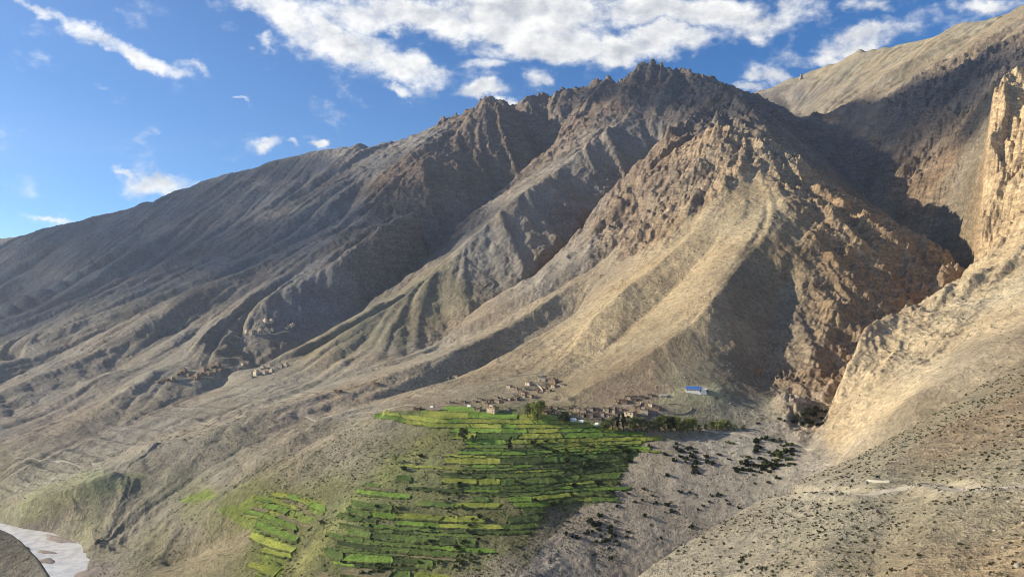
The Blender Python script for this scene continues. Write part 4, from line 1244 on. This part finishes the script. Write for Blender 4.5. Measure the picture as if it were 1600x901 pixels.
# white school-like building with blue roof
p = ground(1085, 611, 900, 1200)
root = empty('blue_roofed_building', p, math.radians(-14), 1.15)
tag(root, 'long white building with bright blue metal roof on the bare terrace', 'building')
link(bpy.data.objects.new('wall', box_mesh('white_wall', [(-10, 8, -4, 4, -3, 3.6, 0), (8, 14, -3.2, 3.5, -3, 3.2, 0)], M_WHITE)), root)
rf = [(-10.7, -4.7, 3.5), (8.6, -4.7, 3.5), (8.6, 4.7, 3.5), (-10.7, 4.7, 3.5), (-9.6, 0, 6.0), (7.6, 0, 6.0)]
link(bpy.data.objects.new('roof', mesh_np('blue_roof', rf + [(x, y, z - .2) for x, y, z in rf[:4]], [(0, 1, 5, 4), (2, 3, 4, 5), (3, 0, 4), (1, 2, 5), (0, 6, 7, 1), (1, 7, 8, 2), (2, 8, 9, 3), (3, 9, 6, 0)], M_BLUE)), root)
o = link(bpy.data.objects.new('roof', box_mesh('white_roof', [(8.62, 14.6, -3.8, 4.1, 3.22, 3.6, 0)], M_TARP)), root)
o['label'] = 'flat white roof of the low wing'
for q in range(5):
    x = -8 + q * 3
    w_ = link(bpy.data.objects.new('window', box_mesh('window', [(x - .7, x + .7, -4.06, -3.7, 1.2, 2.7, 0)], M_WOOD)), root)
    link(bpy.data.objects.new('pane', box_mesh('pane', [(x - .55, x + .55, -4.09, -3.9, 1.35, 2.55, 0)], M_DARK)), w_)
link(bpy.data.objects.new('door', box_mesh('door', [(6.0, 7.6, -4.07, -3.7, 0, 2.6, 0)], M_DARK)), root)
p = ground(1037, 619, 900, 1200)
root = empty('shed', p, math.radians(-5), 1.0)
tag(root, 'low pale shed with white roof left of the blue-roofed building', 'shed')
link(bpy.data.objects.new('wall', box_mesh('shed_wall', [(-5, 5, -2, 2, -2, 2.2, .1)], M_LIME)), root)
link(bpy.data.objects.new('roof', box_mesh('shed_roof', [(-5.3, 5.3, -2.4, 2.4, 2.2, 2.5, .3)], M_TARP)), root)
# white tents at the field edge
for (px, py, sx, lab) in [(896, 657, 1.2, 'white tarpaulin tent, left of three at the field edge'), (908, 659, 1.0, 'greyish tarpaulin tent, middle of three at the field edge'), (934, 664, 1.1, 'white tarpaulin tent beside the dark pointed trees'),
                          (675, 636, .7, 'white tarpaulin tent at the far left end of the village'), (733, 635, .75, 'white tarpaulin tent left of the low tan house')]:
    p = ground(px, py, 880, 1300)
    vs = [(-3.6, -2.6, -.5), (3.6, -2.6, -.5), (3.6, 2.6, -.5), (-3.6, 2.6, -.5), (-3.5, -2.3, 1.3), (3.5, -2.3, 1.3), (3.5, 2.3, 1.3), (-3.5, 2.3, 1.3), (-3.0, 0, 3.0), (3.0, 0, 3.0)]
    o = empty('tent', p, math.radians(-20), sx)
    tag(o, lab, 'tent')
    link(bpy.data.objects.new('side_wall', mesh_np('tent_side', vs[:8], [(0, 1, 5, 4), (1, 2, 6, 5), (2, 3, 7, 6), (3, 0, 4, 7)], M_TARP)), o)
    link(bpy.data.objects.new('canopy', mesh_np('tent_canopy', vs[4:], [(0, 1, 5, 4), (2, 3, 4, 5), (1, 2, 5), (3, 0, 4)], M_TARP)), o)


def wall_run(name, pxs, h, t, mat, label, lo, hi, cat='wall', k=6):
    pts = smooth_line([ground(px, py, lo, hi) for px, py in pxs], k)
    vs, fs = [], []
    r = random.Random(len(label))
    for i, q in enumerate(pts):
        a, c = pts[max(i - 1, 0)], pts[min(i + 1, len(pts) - 1)]
        d = math.hypot(c[0] - a[0], c[1] - a[1]) + 1e-9
        nx, ny = (c[1] - a[1]) / d * t / 2, -(c[0] - a[0]) / d * t / 2
        gz = float(hgt(q[0], q[1]))
        hh = h * r.uniform(.8, 1.1)
        vs += [(q[0] + nx * 1.2, q[1] + ny * 1.2, gz - 1.5), (q[0] + nx, q[1] + ny, gz + hh), (q[0] - nx, q[1] - ny, gz + hh), (q[0] - nx * 1.2, q[1] - ny * 1.2, gz - 1.5)]
        if i:
            for e in range(3):
                j = (i - 1) * 4 + e
                fs.append((j, j + 4, j + 5, j + 1))
    n_ = len(vs)
    fs += [(0, 1, 2, 3), (n_ - 1, n_ - 2, n_ - 3, n_ - 4)]
    return tag(link(bpy.data.objects.new(name, mesh_np(name, vs, fs, mat))), label, cat)


wall_run('courtyard_wall', [(822, 601), (832, 600), (840, 603), (846, 608), (848, 612)], 2.6, .8, M_LIME, 'pale curved courtyard wall in the upper cluster', 900, 1300)
wall_run('courtyard_wall', [(788, 630), (800, 631), (812, 631), (826, 632)], 2.2, .8, M_MUD, 'long straight mud wall below the upper cluster', 900, 1300)
wall_run('courtyard_wall', [(970, 634), (985, 635), (999, 634), (1001, 629)], 2.2, .8, M_LIME, 'pale pen wall left of the tall tan block house', 900, 1300)
wall_run('courtyard_wall', [(880, 650), (895, 650), (915, 655), (940, 654)], 2.0, .8, M_MUD, 'mud wall behind the white tents', 900, 1300)
wall_run('courtyard_wall', [(1032, 644), (1045, 646), (1062, 647), (1075, 644), (1080, 637), (1060, 632), (1045, 631)], 1.3, .9, M_STONE, 'ruined stone enclosure between the block house and the blue-roofed building', 900, 1300)
wall_run('courtyard_wall', [(645, 640), (660, 639), (680, 641), (700, 641)], 1.5, .8, M_MUDD, 'low brown wall at the far left end of the fields', 900, 1300)
wall_run('courtyard_wall', [(802, 589), (820, 586), (840, 584)], 1.4, .8, M_STONE, 'stone wall above the upper cluster', 900, 1300)
wall_run('courtyard_wall', [(515, 614), (530, 616), (548, 614)], 2.0, .8, M_LIME, 'pale wall in front of the lone enclosure house', 1000, 1600)
wall_run('courtyard_wall', [(365, 523), (385, 522), (410, 522), (435, 521), (452, 518)], 3.0, 1.5, M_LIME, 'long pale terrace wall of the highest hamlet', 1500, 2500)
wall_run('courtyard_wall', [(240, 596), (270, 594), (300, 592), (335, 591)], 2.5, 1.2, M_MUD, 'long field wall in front of the far village', 1200, 2200)
# roadside wall on the near hillside
M_PLASTER = simple('grey_cement', (.40, .37, .31), .9, .12, .6, .3)
wall_run('roadside_wall', [(1353, 752), (1365, 752.5), (1378, 753), (1390, 753)], .9, .5, M_PLASTER, 'straight pale wall beside the road on the near hillside', 160, 520, k=3)
wall_run('roadside_wall', [(1353, 757), (1353, 752)], .9, .5, M_PLASTER, 'short end wall beside the road on the near hillside', 160, 520, k=2)
# cairn on the far ridge
p = ground(1252, 124, 3000, 4600)
cair = tag(link(bpy.data.objects.new('cairn', box_mesh('cairn', [(-9, 9, -8, 8, -12, 14, 3), (-6, 6, -5, 5, 14, 30, 3.5)], M_STONE))), 'dark stub of rock standing on the far pale ridge', 'rock')
cair.location = p

# ================================================================== trees
M_BARK = simple('bark', (.12, .09, .065), .95, .3)
LEAF = {}
for nm, c in (('dark', (.042, .055, .026)), ('mid', (.15, .19, .06)), ('light', (.25, .29, .08)), ('grey', (.21, .235, .12))):
    LEAF[nm] = simple('leaves_' + nm, c, .8, .45, .35)
    _n = NT(LEAF[nm].node_tree)
    _b = LEAF[nm].node_tree.nodes['Principled BSDF']
    _b.inputs['Specular IOR Level'].default_value = .3
    _t = _n.n('ShaderNodeBsdfTranslucent')
    _n.put(_t.inputs[0], _b.inputs['Base Color'].links[0].from_socket)
    _m = _n.n('ShaderNodeMixShader')
    _m.inputs[0].default_value = .4
    _n.put(_m.inputs[1], _b.outputs[0])
    _n.put(_m.inputs[2], _t.outputs[0])
    _n.put(LEAF[nm].node_tree.nodes['Material Output'].inputs['Surface'], _m.outputs[0])


def leaves(r, clumps, per, size):
    vs, fs = [], []
    for (cx, cy, cz, rad) in clumps:
        for _ in range(per):
            v = Vector((r.gauss(0, 1), r.gauss(0, 1), r.gauss(0, 1))).normalized() * rad * r.uniform(.45, 1.0)
            c = Vector((cx, cy, cz)) + Vector((v.x, v.y, v.z * .85))
            a = Vector((r.gauss(0, 1), r.gauss(0, 1), r.gauss(0, 1))).normalized()
            b_ = a.cross(Vector((r.gauss(0, 1), r.gauss(0, 1), r.gauss(0, 1)))).normalized()
            s_ = size * r.uniform(.6, 1.3)
            i = len(vs)
            vs += [c + a * s_, c - a * s_ * .4 + b_ * s_ * .7, c - a * s_ * .5 - b_ * s_ * .7]
            fs.append((i, i + 1, i + 2))
    return vs, fs


def tube(vs, fs, a, b_, r0, r1, n_=6):
    a, b_ = Vector(a), Vector(b_)
    q = (b_ - a).to_track_quat('Z', 'Y')
    i = len(vs)
    for (c, rr) in ((a, r0), (b_, r1)):
        for k in range(n_):
            t = 2 * math.pi * k / n_
            vs.append(c + q @ Vector((math.cos(t) * rr, math.sin(t) * rr, 0)))
    for k in range(n_):
        fs.append((i + k, i + (k + 1) % n_, i + n_ + (k + 1) % n_, i + n_ + k))


def tree_kit(seed, shape):
    """a tree ten metres tall: trunk with limbs, crown of leaf clumps"""
    r = random.Random(seed)
    tv, tf, cl = [], [], []
    lean = Vector((r.uniform(-.4, .4), r.uniform(-.4, .4), 0))
    prev = Vector((0, 0, -.8))
    top = 9.0 if shape == 'poplar' else 6.5
    nseg = 5
    for k in range(1, nseg + 1):
        t = k / nseg
        nx = lean * t + Vector((r.uniform(-.15, .15), r.uniform(-.15, .15), top * t))
        tube(tv, tf, prev, nx, .42 * (1 - .75 * (t - 1 / nseg)), .42 * (1 - .75 * t))
        if k > 1:
            for _ in range(3 if shape != 'poplar' else 2):
                ang = r.uniform(0, 6.28)
                ln = (r.uniform(1.0, 1.8) if shape == 'poplar' else r.uniform(2.0, 3.4)) * (1.1 - .5 * t)
                e = nx + Vector((math.cos(ang) * ln, math.sin(ang) * ln, ln * (1.3 if shape == 'poplar' else .7)))
                tube(tv, tf, nx, e, .14, .05, 5)
                cl.append((e.x, e.y, e.z, r.uniform(.7, 1.1) if shape == 'poplar' else r.uniform(1.0, 1.7)))
        prev = nx
    cl.append((prev.x, prev.y, prev.z + .4, .8))
    for _ in range(16):
        a = r.uniform(0, 6.28)
        if shape == 'poplar':
            z = r.uniform(2.0, 9.2)
            rad = (1.45 - .9 * abs(z - 4.5) / 5) * r.uniform(.3, 1)
            cl.append((math.cos(a) * rad, math.sin(a) * rad, z, r.uniform(.5, .9)))
        else:
            z = r.uniform(2.2, 8.8)
            rad = 3.2 * math.sqrt(max(.05, 1 - ((z - 5.2) / 4.0) ** 2)) * r.uniform(.4, 1)
            cl.append((math.cos(a) * rad, math.sin(a) * rad, z, r.uniform(.7, 1.5)))
    lv, lf = leaves(r, cl, 34, .42)
    return mesh_np('trunk', tv, tf, M_BARK, True), (lv, lf)


TK = {}
for shape, seeds in (('poplar', (1, 2)), ('round', (3, 4, 5))):
    for sd_ in seeds:
        tk, (lv, lf) = tree_kit(sd_, shape)
        for nm in LEAF:
            TK[(shape, seeds.index(sd_), nm)] = (tk, mesh_np('crown', lv, lf, LEAF[nm]))
# px, py of the foot, height in px, shape, leaf tone
TR = [(835, 655, 22, 'round', 'light', 'tall leafy tree in front of the village, largest there'), (825, 652, 19, 'round', 'grey', 'tree leaning left of the tallest village tree'), (845, 648, 19, 'round', 'mid', 'tree right behind the tallest village tree'),
      (840, 660, 18, 'round', 'light', 'low tree at the foot of the tallest village tree'),
      (883, 662, 16, 'round', 'dark', 'dark tree left of the white tents'), (875, 660, 12, 'round', 'grey', 'grey-green tree left of the dark tree by the tents'),
      (724, 689, 17, 'round', 'dark', 'lone round dark tree on the left part of the fields'), (797, 704, 22, 'poplar', 'dark', 'lone dark columnar tree on the middle terraces'), (738, 690, 9, 'round', 'grey', 'small tree right of the lone round dark tree'),
      (966, 671, 24, 'poplar', 'dark', 'dark pointed tree, left of the two pointed trees'), (974, 673, 27, 'poplar', 'dark', 'dark pointed tree, right and taller of the two pointed trees'),
      (617, 722, 9, 'round', 'light', 'small light tree on the slope left of the terraces'), (1262, 655, 16, 'round', 'dark', 'dark tree in the canyon mouth'), (1245, 660, 12, 'round', 'dark', 'dark low tree left in the canyon mouth'), (1275, 650, 14, 'round', 'dark', 'dark tree deepest in the canyon mouth')]
for k, (px, hp, tn) in enumerate([(940, 12, 'mid'), (950, 15, 'mid'), (957, 17, 'grey'), (985, 20, 'grey'), (993, 19, 'mid'), (1003, 18, 'grey'), (1012, 15, 'mid'), (1021, 16, 'grey'), (1030, 19, 'mid'), (1039, 22, 'mid'), (1048, 20, 'dark'), (1057, 19, 'light'),
                                  (1066, 12, 'mid'), (1074, 18, 'light'), (1083, 16, 'light'), (1093, 10, 'grey'), (1103, 9, 'mid'), (1112, 11, 'mid'), (1120, 13, 'light'), (1129, 14, 'light'), (1138, 12, 'mid'), (1148, 9, 'grey'), (1162, 8, 'mid')]):
    TR.append((px, 671 + (4 if 960 < px < 1100 else 2) - (k % 3), hp, 'round', tn, None))
r3 = random.Random(9)
TW = {'mid': 'green', 'grey': 'grey-green', 'dark': 'dark green', 'light': 'light yellow-green'}
nrow = 0
for k, (px, py, hp, shape, tn, lab) in enumerate(TR):
    p = ground(px, py, 820, 1200)
    sc = hp / FPX * p[1] / (10.0 if shape == 'poplar' else 7.6)
    o = empty('tree', (p[0], p[1], p[2] - .2), r3.uniform(0, 6.28), (sc * r3.uniform(.95, 1.2), sc * r3.uniform(.95, 1.2), sc))
    tk, cr = TK[(shape, k % (2 if shape == 'poplar' else 3), tn)]
    nrow += 0 if lab else 1
    tag(o, lab or '%s leafy tree, %s from the left in the row below the houses' % (TW[tn], ORD[nrow - 1]), 'tree', None if lab else 'tree row below the houses')
    link(bpy.data.objects.new('trunk', tk), o)
    link(bpy.data.objects.new('crown', cr), o)

# ================================================================== shrubs
SH = []
for sd_ in range(5):
    r = random.Random(40 + sd_)
    cl = []
    for _ in range(9):
        a, q = r.uniform(0, 6.28), r.uniform(.1, .8)
        cl.append((math.cos(a) * q, math.sin(a) * q, r.uniform(.15, .75), r.uniform(.22, .42)))
    lv, lf = leaves(r, cl, 24, .20)
    SH.append((lv, lf))
SHM = {(k, nm): mesh_np('shrub', SH[k][0], SH[k][1], LEAF[nm]) for k in range(5) for nm in ('dark', 'mid', 'grey')}
r4 = random.Random(21)
ZS = [  # px box or polygon, count, width in px, tones, label, group, depth range
    ([(900, 700), (1090, 690), (1280, 690), (1250, 750), (1110, 815), (960, 880), (880, 850)], 110, (6, 14), ('dark',), 'dark shrub scattered on the grey gravel slope', 'shrubs on the gravel slope', 640, 1100),
    ([(1130, 690), (1200, 680), (1245, 700), (1235, 730), (1150, 740)], 55, (9, 16), ('dark', 'dark', 'mid'), 'dark shrub in the dense thicket near the stream', 'thicket shrubs', 640, 1100),
    ([(1180, 655), (1290, 640), (1285, 665), (1190, 672)], 22, (7, 12), ('dark',), 'dark shrub below the canyon mouth', 'shrubs below the canyon mouth', 800, 1100),
    ([(470, 850), (560, 760), (700, 690), (1000, 690), (960, 770), (860, 860), (700, 900), (500, 900)], 85, (7, 14), ('dark', 'dark', 'mid', 'grey'), 'green shrub on the banks between the terraces', 'shrubs among the terraces', 640, 1100),
    ([(1200, 780), (1380, 770), (1390, 900), (1150, 900)], 28, (4, 7), ('dark', 'mid'), 'low shrub on the near hillside below the road', 'shrubs below the road', 160, 520)]
nsh = 0
for (poly, cnt, (w0, w1), tones, lab, grp, lo, hi) in ZS:
    xs_, ys2 = [q[0] for q in poly], [q[1] for q in poly]
    cl_ = [(r4.uniform(min(xs_), max(xs_)), r4.uniform(min(ys2), max(ys2))) for _ in range(max(4, cnt // 6))]
    made = tries = 0
    while made < cnt and tries < cnt * 30:
        tries += 1
        if r4.random() < .6:
            c = r4.choice(cl_)
            px, py = c[0] + r4.gauss(0, 14), c[1] + r4.gauss(0, 8)
        else:
            px, py = r4.uniform(min(xs_), max(xs_)), r4.uniform(min(ys2), max(ys2))
        if not inside(poly, px, py):
            continue
        p = ground(px, py, lo, hi)
        w_ = r4.uniform(w0, w1) / FPX * p[1] / 2
        o = bpy.data.objects.new('shrub', SHM[(r4.randrange(5), r4.choice(tones))])
        link(o)
        o.location = (p[0], p[1], p[2] - .1 * w_ + (1.2 if 'terraces' in lab else 0))
        o.rotation_euler = (0, 0, r4.uniform(0, 6.28))
        o.scale = (w_, w_ * r4.uniform(.8, 1.2), w_ * r4.uniform(.75, 1.15))
        sz = (w_ * 2 * FPX / p[1] - w0) / (w1 - w0)
        szw = 'small ' if sz < .33 else ('large ' if sz > .7 else 'medium-sized ')
        tone_w = {'dark': 'dark green', 'mid': 'fresh green', 'grey': 'grey-green'}[[q for q in ('dark', 'mid', 'grey') if o.data.materials[0] == LEAF[q]][0]]
        tx, ty = (px - min(xs_)) / (max(xs_) - min(xs_)), (py - min(ys2)) / (max(ys2) - min(ys2))
        part = ('upper ' if ty < .34 else 'lower ' if ty > .67 else 'middle ') + ('left' if tx < .34 else 'right' if tx > .67 else 'centre')
        lb = szw + tone_w + ' ' + lab[lab.index('shrub'):] + ', ' + part
        tag(o, lb, 'shrub', grp + ', ' + part)
        made += 1
        nsh += 1


def scatter(name, zones, protos, mat, label, cat, seed, sink=.15):
    """very many small pieces, joined: they cannot be counted"""
    rr = np.random.RandomState(seed)
    V, Fc, base = [], [], 0
    for (u0, u1, y0, y1, cnt, s0, s1, cond) in zones:
        u = rr.uniform(u0, u1, cnt * 3)
        y = np.sqrt(rr.uniform(y0 * y0, y1 * y1, cnt * 3))
        x = u * y
        keep = pn(x / 38, y / 38, seed) + .6 * pn(x / 12, y / 12, seed + 3) > rr.uniform(-.45, .35, cnt * 3)
        z = hgt(x, y)
        px, py = CX + u * FPX, CY - z / y * FPX
        if cond is not None:
            keep &= cond(px, py, y)
        id_ = np.where(keep)[0][:cnt]
        for i in id_:
            pv, pf = protos[rr.randint(len(protos))]
            s = s0 + (s1 - s0) * rr.rand() ** 2.2
            a = rr.rand() * 6.28
            R = np.array([[math.cos(a), -math.sin(a), 0], [math.sin(a), math.cos(a), 0], [0, 0, 1]])
            V.append((pv * np.array([s, s * rr.uniform(.7, 1.3), s * rr.uniform(.7, 1.1)])) @ R.T + np.array([x[i], y[i], z[i] - sink * s]))
            Fc.append(pf + base)
            base += len(pv)
    me = mesh_np(name, np.concatenate(V), np.concatenate(Fc), mat)
    return tag(link(bpy.data.objects.new(name, me)), label, cat, kind='stuff')


tiny = []
for sd_ in range(6):
    r = random.Random(70 + sd_)
    lv, lf = leaves(r, [(r.uniform(-.4, .4), r.uniform(-.4, .4), r.uniform(.2, .5), r.uniform(.35, .5)) for _ in range(3)], 5, .36)
    tiny.append((np.array([list(v) for v in lv]), np.array(lf)))
M_SCRUB = simple('dry_scrub', (.065, .066, .036), .9, .4, .3)
near = lambda px, py, y: (py > 560 + np.maximum(0, 1600 - px) * .0) & (px > 950)
scatter('low_scrub', [
    (.10, .74, 180, 520, 9000, .22, 1.5, None),
    (.0, .45, 640, 1010, 600, .6, 1.8, None),
    (-.35, .15, 720, 960, 4200, .6, 2.3, None),
    (-.69, -.2, 860, 1250, 3000, .6, 1.9, None),
    (.3, .68, 820, 1500, 1500, .6, 1.9, None)], tiny, M_SCRUB, 'low dark scrub sprinkled over the stony slopes', 'scrub', 101)

hr = np.random.RandomState(6)
V, Fc, base = [], [], 0
for (x, y, s_) in HEDGE[:5200]:
    pv, pf = tiny[hr.randint(len(tiny))]
    V.append(pv * s_ * np.array([1.2, 1, .9]) + np.array([x, y, float(hgt(x, y)) - .1]))
    Fc.append(pf + base)
    base += len(pv)
tag(link(bpy.data.objects.new('hedge_scrub', mesh_np('hedge_scrub', np.concatenate(V), np.concatenate(Fc), LEAF['dark']))), 'tangled green growth along the terrace banks', 'scrub', kind='stuff')
print('hedge', len(HEDGE))
rocks = []
for sd_ in range(5):
    r = np.random.RandomState(sd_)
    t = (1 + 5 ** .5) / 2
    iv = np.array([(-1, t, 0), (1, t, 0), (-1, -t, 0), (1, -t, 0), (0, -1, t), (0, 1, t), (0, -1, -t), (0, 1, -t), (t, 0, -1), (t, 0, 1), (-t, 0, -1), (-t, 0, 1)], float) / 1.9
    iv = iv * (1 + r.uniform(-.28, .22, (12, 1))) * np.array([1, .8, .7])
    fi = np.array([(0, 11, 5), (0, 5, 1), (0, 1, 7), (0, 7, 10), (0, 10, 11), (1, 5, 9), (5, 11, 4), (11, 10, 2), (10, 7, 6), (7, 1, 8), (3, 9, 4), (3, 4, 2), (3, 2, 6), (3, 6, 8), (3, 8, 9), (4, 9, 5), (2, 4, 11), (6, 2, 10), (8, 6, 7), (9, 8, 1)])
    rocks.append((iv, fi))
M_ROCK = simple('field_stone', (.33, .29, .23), .95, .25, .5, .5)
scatter('loose_stones', [
    (.12, .74, 180, 520, 3600, .18, 1.1, None),
    (.0, .45, 640, 1010, 900, .3, 1.1, None),
    (.28, .68, 820, 1250, 1200, .5, 2.2, None),
    (-.3, .2, 720, 1000, 700, .4, 1.3, None),
    (-.69, -.2, 860, 1250, 700, .4, 1.4, None),
    (.05, .42, 1040, 1700, 1200, .6, 2.4, None)], rocks, M_ROCK, 'loose pale stones strewn over the slopes', 'stones', 202, .2)
RKM = [mesh_np('boulder', iv, fi, M_ROCK) for iv, fi in rocks]
for k, (px, py, w_) in enumerate([(1410, 782, 6), (1494, 738, 5), (1467, 762, 4), (1568, 856, 9), (1590, 885, 14), (1545, 812, 6), (1598, 840, 9), (1578, 740, 5), (1340, 735, 4), (1312, 752, 5), (1300, 738, 4), (1515, 700, 4), (1440, 690, 5), (1462, 672, 5), (1475, 660, 5), (1430, 700, 4),
                                   (1210, 800, 5), (1250, 850, 5), (1130, 860, 4), (1330, 880, 5), (1480, 850, 5), (1500, 890, 6)]):
    p = ground(px, py, 160, 520)
    s_ = w_ / FPX * p[1] / 2
    o = link(bpy.data.objects.new('boulder', RKM[k % 5]))
    o.location = (p[0], p[1], p[2] + .15 * s_)
    o.rotation_euler = (r4.uniform(-.4, .4), r4.uniform(-.4, .4), r4.uniform(0, 6.28))
    o.scale = (s_, s_, s_)
    up = py < 765
    tag(o, 'pale boulder lying on the near hillside %s the road' % ('above' if up else 'below'), 'boulder', 'boulders %s the road' % ('above' if up else 'below'))

# ================================================================== clouds added outside the frame to put shade on the mountains
M_CLOUD, n, b = principled('shade_cloud_white')
b.inputs['Base Color'].default_value = (.85, .85, .86, 1)
n.put(b.inputs['Base Color'], n.mix(n.ramp(n.noise(n.n('ShaderNodeTexCoord').outputs['Object'], .002, 4), .3, .7), (.80, .80, .82, 1), (.88, .88, .87, 1)))


_tr = n.n('ShaderNodeBsdfTransparent')
_mx = n.n('ShaderNodeMixShader')
_mx.inputs[0].default_value = .85
n.put(_mx.inputs[1], b.outputs[0])
n.put(_mx.inputs[2], _tr.outputs[0])
n.put(M_CLOUD.node_tree.nodes['Material Output'].inputs['Surface'], _mx.outputs[0])


def cloud(tx, ty, tz, rx, ry, rot, seed, label, dist=6200.0):
    """an unseen cumulus added on the sun side of a place, so that the place lies in its shade"""
    r = random.Random(seed)
    c = Vector((tx, ty, tz)) + sd * dist
    ic_v, ic_f = [], []
    import bmesh
    bm = bmesh.new()
    bmesh.ops.create_icosphere(bm, subdivisions=2, radius=1)
    bv_ = np.array([v.co[:] for v in bm.verts])
    bf_ = np.array([[v.index for v in f.verts] for f in bm.faces])
    bm.free()
    V, Fc, base = [], [], 0
    cs_, sn_ = math.cos(rot), math.sin(rot)
    for q in range(int(64 * max(1, rx / ry * .6))):
        a, rr = r.uniform(0, 6.28), math.sqrt(r.random())
        x, y = math.cos(a) * rr * rx, math.sin(a) * rr * ry
        rad = r.uniform(.18, .40) * min(rx, ry) * (1.25 - .6 * rr)
        nz = 1 + .22 * pn(bv_[:, 0] * 2.3 + q * 7, bv_[:, 1] * 2.3 + bv_[:, 2] * 1.9, q % 9)
        V.append(bv_ * nz[:, None] * rad * np.array([1, 1, .8]) + np.array([x * cs_ - y * sn_, x * sn_ + y * cs_, r.uniform(-.06, .12) * min(rx, ry)]))
        Fc.append(bf_ + base)
        base += len(bv_)
    o = link(bpy.data.objects.new('cloud', mesh_np('cloud', np.concatenate(V), np.concatenate(Fc), M_CLOUD, True)))
    o.location = c
    tag(o, label, 'cloud', kind='structure')


cloud(1330, 2330, 480, 760, 560, math.radians(-8), 1, 'added cumulus out of view that shades the side valley on the right')
cloud(650, 3050, 850, 520, 260, math.radians(-20), 2, 'added broad cumulus out of view that shades the craggy massif')
cloud(-1300, 2750, 150, 1700, 620, math.radians(0), 3, 'added broad cumulus out of view that shades the long mountain on the left')

# ================================================================== haze
zmin, zmax = float(Hv.min()) - 1.0, float(Hv.max()) + 25.0
hx0, hx1, hy0, hy1 = -6800.0, 6800.0, -150.0, 6850.0
hv = [(x, y, z) for z in (zmin, zmax) for (x, y) in ((hx0, hy0), (hx1, hy0), (hx1, hy1), (hx0, hy1))]
hz = link(bpy.data.objects.new('haze', mesh_np('haze', hv, [(0, 3, 2, 1), (4, 5, 6, 7), (0, 1, 5, 4), (1, 2, 6, 5), (2, 3, 7, 6), (3, 0, 4, 7)])))
hm = bpy.data.materials.new('haze_air')
hm.use_nodes = True
hn = hm.node_tree
hn.nodes.clear()
ho = hn.nodes.new('ShaderNodeOutputMaterial')
pv_ = hn.nodes.new('ShaderNodeVolumePrincipled')
pv_.inputs['Color'].default_value = (.82, .89, .98, 1)
pv_.inputs['Density'].default_value = 5.2e-5
pv_.inputs['Anisotropy'].default_value = .68
hn.links.new(pv_.outputs[0], ho.inputs['Volume'])
hz.data.materials.append(hm)
tag(hz, 'thin bright haze that fades the far slopes', 'haze', kind='stuff')
